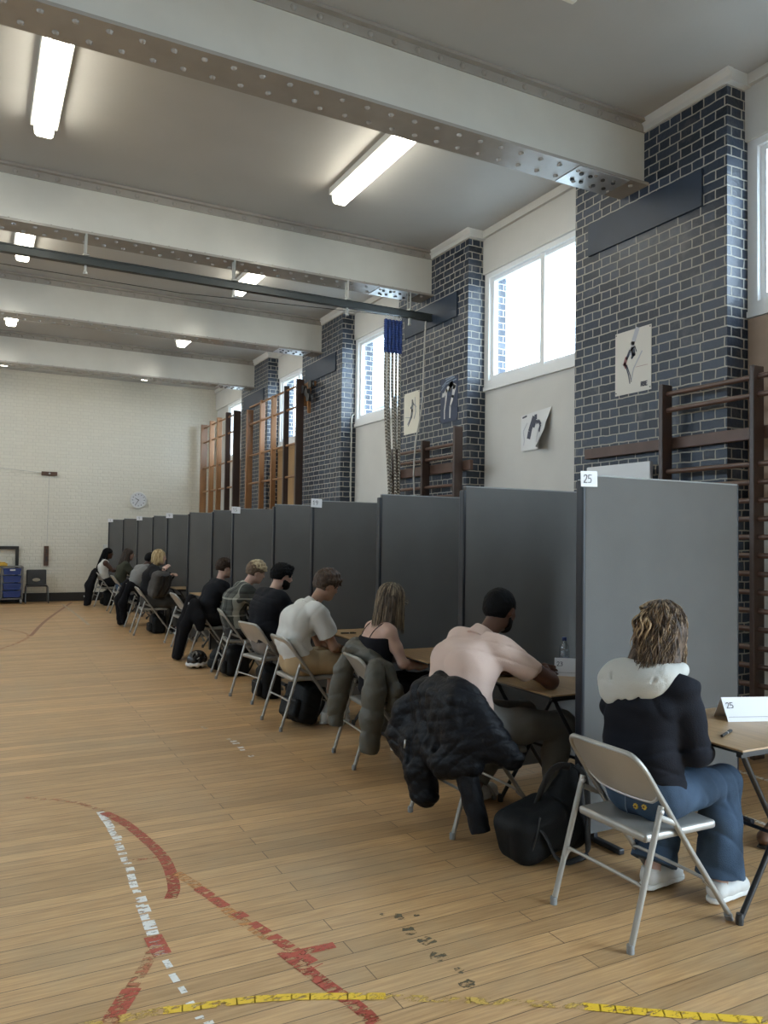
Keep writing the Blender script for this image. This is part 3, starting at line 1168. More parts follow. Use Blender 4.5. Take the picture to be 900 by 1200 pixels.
poster((XP - .006, 9.44, 3.0), .42, .565, 'cream dance poster of a leaping figure, on the second pilaster next to the ropes', mat('warm_cream_paper', (.70, .665, .56), .5), [
    ('ink_figure', INK, [[(.55, .80, .018), (.55, .74, .016)], [(.30, .2, .008), (.45, .35, .014)], [(.45, .62, .016), (.62, .7, .012)]]),
    ('wash', mat('mid_grey_wash', (.3, .31, .33), .5), [[(.56, .72, .03), (.55, .55, .04), (.50, .40, .03), (.26, .24, .01)], [(.72, .85, .01), (.78, .5, .012), (.68, .35, .01)],
                                                          [(.1, .42, .005), (.55, .38, .005)], [(.6, .72, .014), (.80, .62, .012)]])])
poster((XP - .006, 8.48, 3.04), .40, .56, 'dark blue poster of a white figure bending over, on the second brick pilaster', mat('dark_blue_poster', (.035, .05, .095), .4), [
    ('swirl', mat('blue_grey_streak', (.22, .28, .38), .5), [[(.1, .84, .012), (.35, .93, .014), (.8, .97, .012)], [(.05, .76, .008), (.3, .87, .010), (.9, .91, .01)], [(.3, .98, .01), (.7, 1.0, .01)]]),
    ('white_figure', mat('white_figure_ink', (.62, .62, .62), .5), [[(.18, .62, .028), (.35, .72, .036), (.60, .82, .040), (.80, .76, .05), (.72, .55, .035), (.58, .35, .022), (.56, .10, .018)],
                                                                      [(.36, .70, .026), (.30, .45, .022), (.24, .28, .016), (.24, .10, .016)], [(.15, .66, .022), (.10, .60, .012)]]),
    ('black_top', mat('black_ink', (.01, .01, .012), .5), [[(.50, .84, .032), (.66, .84, .045), (.52, .70, .032)]])])
# curling poster on the cream wall: the sheet itself is curved
r = empty('poster', (XW - .024, 7.12, 2.58), 0, 'curling poster of dark brush strokes on the cream wall below the window', 'poster')
sh = MB()
nx_, nz_ = 14, 12
W_, H_ = .52, .40
vv = []
def curl(s, t):
    lift = max(0, s - .45) ** 1.6 * max(0, 1.0 - t) ** 1.2 * .42 + .008
    lift += .02 * max(0, .35 - t) * math.sin(s * 7)
    return Vector((-lift, -s * W_ - t * .0 + max(0, s - .6) * (1 - t) * .14, t * H_ + (s * .035 if t > .5 else 0) * 1.0 + max(0, s - .5) * (1 - t) * -.0))
for off in (0, .002):
    for i in range(nx_ + 1):
        for j in range(nz_ + 1):
            p = curl(i / nx_, j / nz_)
            vv.append(p + Vector((off, 0, 0)))
ff = []
M1 = (nx_ + 1) * (nz_ + 1)
for i in range(nx_):
    for j in range(nz_):
        q = [i * (nz_ + 1) + j, (i + 1) * (nz_ + 1) + j, (i + 1) * (nz_ + 1) + j + 1, i * (nz_ + 1) + j + 1]
        ff.append(tuple(q))
        ff.append(tuple(M1 + k for k in q[::-1]))
bd = [i * (nz_ + 1) for i in range(nx_ + 1)] + [nx_ * (nz_ + 1) + j for j in range(1, nz_ + 1)] + [i * (nz_ + 1) + nz_ for i in range(nx_ - 1, -1, -1)] + [j for j in range(nz_ - 1, 0, -1)]
for a, b in zip(bd, bd[1:] + bd[:1]):
    ff.append((a, b, M1 + b, M1 + a))
sh.add(vv, ff).build('sheet', mat('glossy_white_paper', (.70, .71, .72), .22), r, True, 40)


def on_curl(pl, w):
    m = MB()
    for (a, b) in zip(pl[:-1], pl[1:]):
        n = 3
        for k in range(n):
            s0, t0 = a[0] + (b[0] - a[0]) * k / n, a[1] + (b[1] - a[1]) * k / n
            s1, t1 = a[0] + (b[0] - a[0]) * (k + 1) / n, a[1] + (b[1] - a[1]) * (k + 1) / n
            dx, dz = (s1 - s0) * W_, (t1 - t0) * H_
            L = math.hypot(dx, dz) + 1e-6
            px, pz = -dz / L * w / W_, dx / L * w / H_
            c = [curl(s0 + px, t0 + pz), curl(s0 - px, t0 - pz), curl(s1 - px, t1 - pz), curl(s1 + px, t1 + pz)]
            m.add([v + Vector((-.001, 0, 0)) for v in c] + [v + Vector((-.002, 0, 0)) for v in c], [(0, 1, 2, 3), (7, 6, 5, 4), (0, 4, 5, 1), (1, 5, 6, 2), (2, 6, 7, 3), (3, 7, 4, 0)])
    return m


on_curl([(.45, .88), (.38, .70), (.30, .50), (.26, .32)], .030).build('brush_stroke', INK, r)
on_curl([(.50, .92), (.50, .78), (.42, .58)], .022).build('brush_stroke', INK, r)
on_curl([(.52, .68), (.60, .72), (.72, .58), (.66, .46)], .020).build('brush_stroke', INK, r)
on_curl([(.62, .52), (.56, .36), (.54, .2)], .008).build('fine_stroke', GREYI, r)
on_curl([(.22, .75), (.08, .55), (.12, .30), (.10, .15)], .007).build('fine_stroke', GREYI, r)
on_curl([(.05, .93), (.2, .95)], .010).build('lettering', INK, r)

# ------------------------------------------------------------------ the far wall
WOODB = mat('brown_wood_block', (.11, .06, .04), .5, noise=.3, nscale=20)
r = empty('rope_cleat', (1.50, YF - .002, 2.98), 0, 'short brown wooden block fixed level on the cream wall', 'cleat')
MB().cbox(-.17, .17, -.05, 0, -.045, .045, .006).build('block', WOODB, r)
MB().lathe([(.022, 0), (.022, .02), (.01, .035)], (0, -.05, 0), 10, 'y').build('bolt', CORN, r)
r = empty('rope_cleat', (1.48, YF - .002, 1.06), 0, 'brown wooden cleat fixed upright on the cream wall, below the cord', 'cleat')
MB().cbox(-.05, .05, -.05, 0, -.23, .23, .006).build('block', WOODB, r)
MB().tube([(0, -.05, -.12), (0, -.09, -.12), (0, -.09, -.02)], .014, 8).build('hook', HOLE, r)
MB().tube([(0, -.05, .16), (0, -.08, .16), (0, -.08, .06)], .010, 8).build('hook', HOLE, r)
tag(MB().tube([(1.50, YF - .03, 2.94), (1.49, YF - .03, 1.3)], .006, 6).build('cord', CORD), 'thin upright cord between the two wooden blocks on the cream wall', 'cord')
tag(MB().tube([(1.36, YF - .03, 2.99), (.6, YF - .03, 3.05), (-2, YF - .03, 3.3)], .006, 6).build('cord', CORD), 'thin slanting cord running left from the level wooden block', 'cord')
# clock
r = empty('wall_clock', (3.53, YF - .001, 2.43), 0, 'round white wall clock on the cream end wall', 'clock')
MB().lathe([(.20, 0), (.205, .02), (.20, .05), (.175, .055), (.17, .035)], (0, 0, 0), 32, 'y').build('case', CORN, r, True, 40)
MB().lathe([(.172, .03), (.172, .037)], (0, 0, 0), 32, 'y').build('face', mat('clock_face', (.62, .63, .66), .4), r)
tk = MB()
for h_ in range(12):
    a = h_ * PI / 6
    M_ = Matrix.Rotation(a, 4, 'Y')
    tk.box(-.006, .006, -.040, -.037, .125, .155, M_)
tk.build('hour_marks', HOLE, r)
for nm, a, L, w in (('hour_hand', -1.05, .09, .007), ('minute_hand', 3.66, .135, .005)):
    MB().box(-w, w, -.044, -.041, -.015, L, Matrix.Rotation(a, 4, 'Y')).build(nm, HOLE, r)
r = empty('wall_heater', (2.79, YF - .001, 1.10), 0, 'slim white wall unit at the left edge of the farthest screen', 'wall unit')
MB().cbox(-.05, .05, -.06, 0, -.23, .23, .01).build('case', CORN, r)
MB().box(-.03, .03, -.064, -.06, -.2, -.12).build('grille', GREYI, r)

# black classroom chair by the far wall
r = empty('classroom_chair', (1.27, 19.42, 0), 0, 'black plastic school chair with a slotted back by the cream end wall', 'chair')
BP = mat('black_moulded_plastic', (.012, .012, .013), .35)
sp = SDF((-.26, -.26, .34), (.26, .28, .80), .009)
sp.box((0, -.02, .40), (.215, .20, .014), .012)
sp.box((0, .20, .57), (.215 - .0, .016, .19), .03, M=np.array([[1, 0, 0], [0, .985, -.17], [0, .17, .985]]), k=.03)
sp.ell((0, .19, .52), (.085, .1, .038), op='s', k=.005)
sp.mesh('shell', BP, r)
LEG = mat('dark_chair_leg', (.10, .10, .10), .35, metal=.6)
for sx in (-1, 1):
    for sy in (-1, 1):
        MB().tube([(sx * .18, sy * .12, .392), (sx * .225, sy * .16, .375), (sx * .235, sy * .215, .01)], .0115, 8).build('leg', LEG, r, True, 60)

# tray unit with blue tubs, black frame table beside it
r = empty('tray_unit', (.55, 19.58, 0), 0, 'grey metal tray unit holding blue plastic tubs, on castors by the end wall', 'storage unit')
GM = mat('grey_unit_metal', (.17, .17, .175), .4, metal=.4)
fr_ = MB()
for x in (-.42, 0.0, .42):
    fr_.box(x - .016, x + .016, -.22, -.18, .11, .83).box(x - .016, x + .016, .14, .18, .11, .83)
fr_.box(-.42, .42, -.22, .18, .815, .84).box(-.42, .42, -.22, .18, .10, .125)
fr_.build('frame', GM, r)
TUB = mat('blue_plastic_tub', (.018, .045, .20), .35)
for cx_ in (-.21, .21):
    for k in range(4):
        z0 = .135 + k * .168
        t = MB()
        t.prism([(-.18, z0 + .148), (-.165, z0 + .012), (.165, z0 + .012), (.18, z0 + .148)], -.20, .12, 'y')
        t.cbox(-.188, .188, -.215, .13, z0 + .135, z0 + .152, .004)
        t.prism([(-.09, z0 + .150), (-.07, z0 + .112), (.07, z0 + .112), (.09, z0 + .150)], -.235, -.21, 'y')
        M_ = Matrix.Translation((cx_, 0, 0))
        t.v = [tuple(M_ @ Vector(v)) for v in t.v]
        tb = t.build('tub', TUB if not (cx_ < 0 and k == 3) else mat('yellow_plastic_tub', (.55, .40, .05), .4), r)
        if k == 3:
            MB().box(cx_ - .05, cx_ + .06, -.238, -.235, z0 + .10, z0 + .135).build('label_card', CORN, tb)
for x in (-.40, .40):
    for y_ in (-.2, .16):
        MB().lathe([(.015, -.018), (.045, -.018), (.05, 0), (.045, .018), (.015, .018)], (x, y_, .05), 14, 'x').build('castor', mat('grey_castor', (.3, .3, .3), .5), r, True, 40)
tag(MB().cbox(.25, .66, 19.45, 19.72, .84, .90, .008).box(.35, .62, 19.5, 19.7, .90, .925).build('folder_stack', mat('yellow_card', (.55, .33, .04), .6)),
    'orange yellow folder lying on top of the tray unit', 'folder')
r = empty('goal_frame', (.3, 19.845, 0), 0, 'black metal frame standing behind the tray unit', 'frame')
FB = mat('black_square_tube', (.012, .012, .012), .4)
MB().box(-.9, .60, -.03, .03, 1.21, 1.28).build('top_bar', FB, r)
for x in (-.9, .53):
    MB().box(x, x + .07, -.03, .03, 0, 1.21).build('upright', FB, r)

# ================================================================== floor markings (worn paint)
def paint_mat(name, col, th=.5):
    m, nt, b = nodes_of(name, .45)
    b.inputs['Base Color'].default_value = (*col, 1)
    tc = N(nt, 'ShaderNodeTexCoord')
    mp = N(nt, 'ShaderNodeMapping')
    mp.inputs['Scale'].default_value = (7, 16, 1)
    nt.links.new(tc.outputs['Object'], mp.inputs['Vector'])
    n = N(nt, 'ShaderNodeTexNoise')
    n.inputs['Scale'].default_value = 2.5
    n.inputs['Detail'].default_value = 6
    n.inputs['Roughness'].default_value = .7
    nt.links.new(mp.outputs[0], n.inputs['Vector'])
    r = N(nt, 'ShaderNodeValToRGB')
    r.color_ramp.elements[0].position = th - .03
    r.color_ramp.elements[1].position = th + .04
    nt.links.new(n.outputs[0], r.inputs[0])
    nt.links.new(r.outputs[0], b.inputs['Alpha'])
    return m


PW, PR = paint_mat('worn_white_paint', (.72, .70, .66), .44), paint_mat('worn_red_paint', (.38, .07, .04), .455)
PR2 = paint_mat('faded_red_paint', (.42, .15, .07), .52)
PY, PO = paint_mat('worn_yellow_paint', (.70, .45, .03), .43), paint_mat('faded_orange_paint', (.50, .22, .07), .50)
PY2 = paint_mat('faded_yellow_paint', (.55, .36, .08), .52)
PS = paint_mat('dark_stain', (.09, .075, .045), .50)
PW2 = paint_mat('thin_white_paint', (.50, .42, .32), .46)
zl = [0.0004]


def line(pts, w, m, name, pieces=None, flare=0):
    P = smooth_path(pts, 6) if len(pts) > 2 else [Vector(p) for p in pts]
    P = [Vector((p[0], p[1], 0)) for p in P]
    z = zl[0]
    zl[0] += .00012
    mb = MB()
    for (a, b) in zip(P[:-1], P[1:]):
        d = (b - a).normalized()
        s = Vector((-d.y, d.x, 0)) * w / 2
        a2, b2 = a - d * .002, b + d * .002
        mb.add([(q.x, q.y, z) for q in (a2 + s, a2 - s, b2 - s, b2 + s)], [(0, 1, 2, 3)])
    return struct(mb.build('floor_marking_' + name, m))


def dashes(a, b, w, m, name, on=.045, off=.02, seed=1):
    q = random.Random(seed)
    a, b = Vector((*a, 0)), Vector((*b, 0))
    L = (b - a).length
    d = (b - a) / L
    s = Vector((-d.y, d.x, 0))
    t = 0
    z = zl[0]
    zl[0] += .00012
    mb = MB()
    while t < L:
        l = on * q.uniform(.4, 1.6)
        w0, w1 = w * q.uniform(.55, 1.1) / 2, w * q.uniform(.55, 1.1) / 2
        p0, p1 = a + d * t, a + d * min(L, t + l)
        j = s * q.uniform(-.006, .006)
        mb.add([(v.x, v.y, z) for v in (p0 + s * w0 + j, p0 - s * w1 + j, p1 - s * w1 + j, p1 + s * w0 + j)], [(0, 1, 2, 3)])
        t += l + off * q.uniform(.2, 1.8)
    return struct(mb.build('floor_marking_' + name, m))


dashes((.675, 4.76), (.70, 4.30), .05, PW, 'white', .10, .008, 2)
dashes((.70, 4.30), (.675, 3.45), .042, PW, 'white', .045, .025, 3)
dashes((.675, 3.5), (.66, 3.05), .05, PW, 'white', .05, .022, 4)
dashes((.66, 3.1), (.71, 2.55), .036, PW, 'white', .04, .035, 5)
line([(.695, 4.73), (.77, 4.52), (.83, 4.22), (.865, 3.92), (.84, 3.62), (.80, 3.50)], .055, PR, 'red_arc')
line([(.84, 3.98), (.70, 3.98)], .03, PR2, 'red_bar')
line([(.31, 5.19), (.55, 5.0), (.69, 4.76)], .03, PR2, 'red_tail')
line([(.88, 3.75), (.95, 3.50), (1.0, 3.24), (1.07, 2.98)], .05, PO, 'orange_run')
dashes((.93, 3.55), (1.17, 2.72), .055, PR, 'red_run', .09, .05, 6)
line([(1.085, 2.87), (1.14, 2.62), (1.19, 2.42), (1.20, 2.32)], .055, PR, 'red_run_end')
line([(1.08, 2.84), (1.28, 2.83)], .045, PR, 'red_tick')
line([(.67, 3.15), (.60, 3.0), (.52, 2.86)], .045, PR2, 'red_leg')
line([(.53, 2.87), (.43, 2.70)], .065, PR, 'red_leg_end')
line([(.665, 3.2), (.67, 3.05)], .07, PR, 'red_knot')
line([(.0, 2.72), (.3, 2.72), (.62, 2.69)], .045, PY2, 'yellow_faint')
line([(.60, 2.69), (.95, 2.60), (1.30, 2.44)], .04, PY, 'yellow')
line([(1.25, 2.46), (1.55, 2.29), (1.95, 2.05)], .038, PY2, 'yellow_faint')
line([(1.88, 2.09), (2.14, 1.91), (2.45, 1.71)], .042, PY, 'yellow')
line([(2.02, 19.45), (1.2, 15.6), (.80, 13.25)], .055, paint_mat('brown_red_paint', (.24, .10, .06), .42), 'far_red')
line([(1.78, 19.0), (1.80, 16.8), (1.80, 14.5)], .055, PW2, 'far_white')
line([(-.4, 15.6), (.42, 14.4), (.78, 13.3), (.3, 11.8), (-.2, 11.2)], .05, PR2, 'far_arc')
dashes((1.80, 5.95), (1.80, 5.45), .06, PW, 'white_fleck', .05, .09, 8)
dashes((1.70, 6.5), (1.80, 5.95), .04, PW2, 'pale_fleck', .04, .08, 9)
for (x, y, w, h) in ((1.615, 2.92, .035, .05), (1.60, 2.80, .045, .06), (1.62, 2.70, .06, .08), (1.60, 2.58, .055, .07), (1.62, 2.47, .03, .04), (1.60, 2.38, .05, .05), (1.69, 2.90, .02, .02), (1.56, 2.97, .02, .02)):
    q = random.Random(int(x * 1000 + y * 77))
    ps = [(x + w * .7 * q.uniform(.6, 1.2) * math.cos(a), y + h * .6 * q.uniform(.6, 1.2) * math.sin(a), .0009) for a in [k * PI / 6 for k in range(12)]]
    struct(MB().add(ps, [tuple(range(12))]).build('floor_marking_stain', PS))
line([(4.74, 6.5), (4.74, 3.2)], .045, PW, 'court_white')
line([(3.99, 3.4), (3.99, 2.4)], .035, PW, 'court_white')

# ================================================================== screens
SCR = mat('grey_felt_screen', (0.150, 0.149, 0.144), .88, noise=.08, nscale=3, bump=.12, bscale=260, spec=.2)
SCRF = mat('black_screen_post', (.010, .012, .018), .35)
SCRT = mat('grey_aluminium_edge', (.30, .31, .31), .5)
WHITE = mat('white_card', (.78, .78, .80), .5)
PEN = mat('grey_ink', (.12, .12, .14), .6)
PANELS = [(2.83, 3.19, '25', 'largest'), (2.84, 4.34, None, ''), (2.845, 5.55, None, ''), (2.845, 6.95, '19', ''), (2.85, 8.05, None, ''), (2.85, 9.57, '15', ''),
          (2.85, 10.52, None, ''), (2.85, 11.86, None, ''), (2.85, 13.34, '9', ''), (2.85, 14.54, None, ''), (2.85, 16.05, '5', ''), (2.85, 17.75, None, ''), (2.77, 19.25, '1', '')]
plabel = ['grey felt screen nearest the camera, with the card 25 on its corner',
          'grey felt screen just behind the seated person in the pale pink polo shirt',
          'grey felt screen just past the person in the black strappy top',
          'grey felt screen with the card 19, beyond the person in the white polo shirt',
          'grey felt screen beyond the bearded person in the black jumper',
          'grey felt screen with the card 15, beyond the person in the checked jacket',
          'grey felt screen next behind the one with the card 15',
          'grey felt screen nearer than the blond person with a backpack',
          'grey felt screen with the card 9, behind the blond person',
          'grey felt screen directly behind the one with the card 9',
          'grey felt screen with the card 5, far down the hall',
          'grey felt screen next to last before the end wall',
          'farthest grey felt screen, with the card 1, against the end wall']
for i, (x, y, card, _) in enumerate(PANELS):
    r = empty('partition_screen', (x, y, 0), 0, plabel[i], 'screen', 'grey felt screens between the desks')
    MB().cbox(.012, 1.188, -.017, .017, .055, 1.925, .004).build('felt_panel', SCR, r)
    MB().cbox(-.012, .012, -.024, .03, .045, 1.905, .008).build('edge_post', SCRF, r)
    MB().cbox(1.186, 1.198, -.019, .019, .05, 1.93, .004).build('edge_post', SCRF, r)
    MB().box(.012, 1.186, -.0175, .0175, 1.925, 1.932).build('top_trim', SCRT, r)
    for fx in (.10, 1.08):
        MB().cbox(fx - .018, fx + .018, -.20, .20, .006, .034, .006).box(fx - .012, fx + .012, -.012, .012, .03, .06).build('foot', SCRF, r)
    if card:
        c = empty('number_card', (x, y - .030, 1.866), 0, 'white paper card marked %s taped to the corner of a grey screen' % card, 'card', 'numbered cards on the screens')
        MB().box(-.030, .082, 0, .002, 0, .082, Matrix.Rotation(.03 * (1 if i % 2 else -1), 4, 'Y')).build('paper', WHITE, c)
        text_strokes(MB(), card, (-.012 if len(card) > 1 else .01, -.001, .022), (1, 0, 0), (0, 0, 1), .040, .0045, (0, -1, 0)).build('digits', PEN, c)

# ================================================================== exam desks
WTOP = mat('oak_laminate', (0.40, 0.255, 0.125), .35, noise=.22, nscale=5, stretch=(9, 1, 1), detail=6)
BLK = mat('black_tube', (.012, .012, .013), .35)


def make_desk():
    r = empty('exam_desk')
    t = MB().cbox(-.30, .30, -.315, .315, .722, .740, .003)
    t.build('desktop', WTOP, r)
    MB().box(-.302, .302, -.317, .317, .7235, .7325).build('edging', BLK, r)
    fr = MB().box(-.27, .27, -.285, -.26, .70, .722).box(-.27, .27, .26, .285, .70, .722)
    fr.build('underframe', BLK, r)
    for s in (-1, 1):
        for dx in (-1, 1):
            yy = s * (.262 if dx > 0 else .240)
            pts = smooth_path([(-.25 * dx, yy, .708), (-.225 * dx, yy, .69), (-.19 * dx, yy, .63), (0, yy, .33), (.22 * dx, yy, .02)], 5)
            leg = MB().tube(pts, .0125, 10).build('leg', BLK, r, True, 60)
            MB().lathe([(.016, 0), (.017, .02), (.014, .045)], (.225 * dx, yy, .0), 10).build('rubber_foot', HOLE, leg)
    MB().tube([(0, -.262, .335), (0, .262, .335)], .009, 8).build('cross_bar', BLK, r)
    return r


DESKS = [(3.085, 2.49), (3.09, 3.69), (3.06, 4.94), (3.10, 6.28), (3.12, 7.45), (3.12, 8.85), (3.12, 9.95), (3.12, 11.3), (3.12, 12.75), (3.12, 14.0), (3.12, 15.4), (3.12, 16.9), (3.12, 18.45)]
dl = ['holding the card 25 and a black pen', 'under the clasped hands of the person in the pink polo shirt', 'in front of the person in the black strappy top',
      'in front of the person in the white polo shirt', 'in front of the bearded person in the black jumper', 'in front of the person in the checked jacket',
      'with a water bottle, in front of the dark haired person', 'with nobody seated at it, beside the empty chair', 'in front of the blond person with the backpack',
      'in front of the person in the grey hoodie', 'with no chair, third from the end wall', 'in front of the person in the olive top', 'in front of the person in the white sleeveless top']
d0 = None
for i, (x, y) in enumerate(DESKS):
    d = make_desk() if d0 is None else copy_tree(d0)
    d0 = d0 or d
    d.location = (x, y, 0)
    tag(d, 'small oak topped desk ' + dl[i], 'desk', 'oak topped exam desks on black crossed legs')

# things on the desks
def tent_card(loc, rz, txt, label):
    r = empty('place_card', loc, rz, label, 'card')
    MB().prism([(-.062, 0), (-.0605, 0), (.001, .100), (.0625, 0), (.064, 0), (.002, .1025), (0, .1025)], -.15, .15, 'x').build('folded_card', WHITE, r)
    d = Vector((0, .06, .102)).normalized()
    n = Vector((0, -.102, .06)).normalized()
    m = MB()
    text_strokes(m, txt, Vector((-.135, -.061, 0)) + d * .066, (1, 0, 0), d, .026, .0035, n)
    m.box(-.14, .14, -.0, .0012, 0, .001, Matrix.Translation(Vector((0, -.062, 0)) + d * .022 + n * .0006) @ Matrix.Rotation(math.atan2(.102, .06), 4, 'X'))
    return m.build('digits', PEN, r)


tent_card((3.33, 2.56, .740), math.radians(-20), '25', 'folded white place card marked 25 on the nearest desk')
tent_card((3.385, 3.83, .740), math.radians(-38), '23', 'folded white place card marked 23 beside the water bottle')


def pen(loc, rz, label):
    r = empty('pen', loc, rz, label, 'pen')
    MB().tube([(-.068, 0, .006), (.01, 0, .006)], .0058, 10).build('barrel', HOLE, r, True, 50)
    MB().tube([(.01, 0, .006), (.06, 0, .006), (.068, 0, .006)], [.0066, .0064, .005], 10).tube([(.015, 0, .0135), (.05, 0, .0135)], .0018, 6).build('cap', HOLE, r, True, 50)
    MB().tube([(.004, 0, .006), (.010, 0, .006)], .0069, 10).build('white_band', CORN, r)


pen((2.955, 2.39, .740), math.radians(22), 'black marker pen lying on the nearest desk')
pen((2.93, 6.28, .740), math.radians(-15), 'dark pen lying on the desk of the person in the white polo shirt')
BOT = glass('clear_bottle_plastic', (.80, .86, .90), .16)
LBL = mat('navy_bottle_label', (.012, .025, .10), .35)


def bottle(loc, label):
    r = empty('water_bottle', loc, 0, label, 'bottle')
    pr = [(.028, 0), (.032, .006), (.032, .055), (.0295, .06), (.032, .066), (.032, .135), (.0295, .14), (.0315, .146), (.028, .165), (.018, .185), (.0125, .195), (.0125, .205)]
    MB().lathe(pr, (0, 0, 0), 20).build('bottle_body', BOT, r, True, 40)
    MB().lathe([(.0325, .030), (.0327, .031), (.0327, .092), (.0325, .093)], (0, 0, 0), 20).build('paper_label', LBL, r, True, 40)
    MB().lathe([(.0145, .203), (.0150, .206), (.0150, .222), (.0135, .225)], (0, 0, 0), 16).build('cap', LBL, r, True, 40)


bottle((3.365, 3.945, .740), 'clear water bottle with a navy label, beside the card 23')
bottle((2.96, 9.90, .740), 'clear water bottle beside the dark haired person leaning forward')

# ================================================================== folding chairs
CHM = mat('silver_grey_enamel', (0.37, 0.36, 0.335), .30, metal=.35, noise=.10, nscale=7)
CHP = mat('beige_grey_enamel', (0.40, 0.37, 0.325), .33, metal=.25, noise=.08, nscale=6)
RUB = mat('grey_rubber_foot', (.22, .22, .215), .6)


def make_chair():
    r = empty('folding_chair')
    yf, yr = .208, .226

    def ft(z):
        return .29 - .49 * z / .68
    # back and front legs: one bent tube from foot over the backrest to foot
    pts = [(.29, -yf, .015), (ft(.3), -yf, .3), (ft(.6), -yf, .6)] + [(ft(.66 + .075 * math.sin(a)), -yf + .055 * (1 - math.cos(a)), .66 + .075 * math.sin(a)) for a in [k * PI / 12 for k in range(0, 7)]]
    pts += [(p[0], -p[1], p[2]) for p in pts[::-1]]
    MB().tube(pts, .0125, 10).build('back_frame', CHM, r, True, 60)
    for s in (-1, 1):
        lg = MB().tube([(-.29, s * yr, .012), (-.205, s * yr, .29), (-.13, s * yr, .535)], .0125, 10).build('leg', CHM, r, True, 60)
        MB().lathe([(.0155, 0), (.0155, .03), (.0135, .034)], (-.291, s * yr, 0), 12).build('rubber_foot', RUB, lg, True, 50)
        MB().tube([(.29, s * yf, 0.0), (.272, s * yf, .028)], .0152, 10).build('rubber_foot', RUB, lg, True, 50)
        # link plate
        MB().tube([(-.132, s * .216, .49), (-.05, s * .214, .455), (-.035, s * .214, .452)], .008, 8, sq=(.6, 1.5)).build('link', CHM, r, True, 60)
        MB().lathe([(.011, -.006), (.011, .012), (.006, .016)], (-.135, s * .226, .515), 10, 'y').build('rivet', SILV, r, True, 50)
    # stretchers
    def stretch(xz, y, z0, z1):
        pts = [(xz(z0), -y, z0), (xz(z1), -y + .015, z1 - .012), (xz(z1), -y + .045, z1)]
        pts += [(p[0], -p[1], p[2]) for p in pts[::-1]]
        return MB().tube(smooth_path(pts, 4), .0075, 8)
    stretch(lambda z: -.29 + .16 * z / .535, yr, .175, .235).build('stretcher', CHM, r, True, 60)
    stretch(lambda z: ft(z), yf, .15, .19).build('stretcher', CHM, r, True, 60)
    # seat pan with rolled edge
    s = SDF((-.22, -.24, .36), (.27, .24, .44), .006)
    s.box((.02, 0, .402), (.205, .196, .018), .014)
    s.ell((.02, 0, .452), (.19, .18, .038), op='s', k=.02)
    s.mesh('seat', CHM, r)
    # curved sheet back rest
    nu, nv = 16, 8
    vs_, fs = [], []
    for off in (0, .004):
        for i in range(nu + 1):
            for j in range(nv + 1):
                a = -1 + 2 * i / nu
                t = j / nv
                z0 = .520 + .020 * abs(a) ** 4 + .03 * max(0, abs(a) - .8) * 5
                z1 = .735 - .055 * max(0, (abs(a) - .72) / .28) ** 2
                z = z0 + (z1 - z0) * t
                bow = .028 * (1 - a * a)
                vs_.append((ft(z) - bow * (1 - .4 * t) - off, a * (yf - .004), z))
    M1_ = (nu + 1) * (nv + 1)
    for i in range(nu):
        for j in range(nv):
            q = [i * (nv + 1) + j, (i + 1) * (nv + 1) + j, (i + 1) * (nv + 1) + j + 1, i * (nv + 1) + j + 1]
            fs += [tuple(q[::-1]), tuple(M1_ + k for k in q)]
    bd = [i * (nv + 1) for i in range(nu + 1)] + [nu * (nv + 1) + j for j in range(1, nv + 1)] + [i * (nv + 1) + nv for i in range(nu - 1, -1, -1)] + [j for j in range(nv - 1, 0, -1)]
    for a, b in zip(bd, bd[1:] + bd[:1]):
        fs.append((a, b, M1_ + b, M1_ + a))
    bk = MB().add(vs_, fs).build('backrest', CHP, r, True, 40)
    rim = [vs_[i * (nv + 1)] for i in range(nu + 1)]
    MB().tube(rim, .007, 8).build('rolled_edge', SILV, bk, True, 60)
    return r


CHAIRS = [(2.57, 2.505, 0), (2.57, 3.775, 0), (2.65, 5.08, -6), (2.535, 6.32, 1), (2.605, 7.45, 10), (2.73, 8.78, -9), (2.72, 10.12, -4), (2.80, 11.52, 0),
          (2.55, 12.98, -3), (2.60, 14.22, 0), (2.74, 16.79, 0), (2.62, 18.40, 4)]
cl_ = ['closest to the camera, under the person in the grey hooded top', 'under the person in the pink polo shirt, black coat on it',
       'under the person in the strappy top, draped with an olive coat', 'under the person in the white polo shirt and tan shorts', 'under the bearded person in the black jumper',
       'under the person in the checked jacket', 'under the dark haired person, draped with a long black coat', 'standing empty beyond the long black coat',
       'under the blond person with the grey backpack', 'under the person in the grey hoodie, draped with a dark coat', 'under the person in the olive top', 'farthest, under the person in white, draped with a black jacket']
ch0 = None
for i, (x, y, a) in enumerate(CHAIRS):
    c = make_chair() if ch0 is None else copy_tree(ch0)
    ch0 = ch0 or c
    c.location = (x, y, 0)
    c.rotation_euler.z = math.radians(a)
    tag(c, 'grey metal folding chair ' + cl_[i], 'chair', 'grey metal folding chairs at the desks')
# ================================================================== people
def rot3(yaw=0, pitch=0, roll=0):
    """rows: forward, left, up for a head turned by yaw and tipped forward by pitch"""
    M = Matrix.Rotation(yaw, 3, 'Z') @ Matrix.Rotation(pitch, 3, 'Y') @ Matrix.Rotation(roll, 3, 'X')
    return np.array(M).T


def V(*a):
    return np.array(a, float)


def skin_mat(name, col):
    m = mat(name, col, .5, noise=.10, nscale=14, bump=.06, bscale=120, spec=.35)
    b = m.node_tree.nodes['Principled BSDF']
    b.inputs['Subsurface Weight'].default_value = .12
    b.inputs['Subsurface Scale'].default_value = .01
    return m


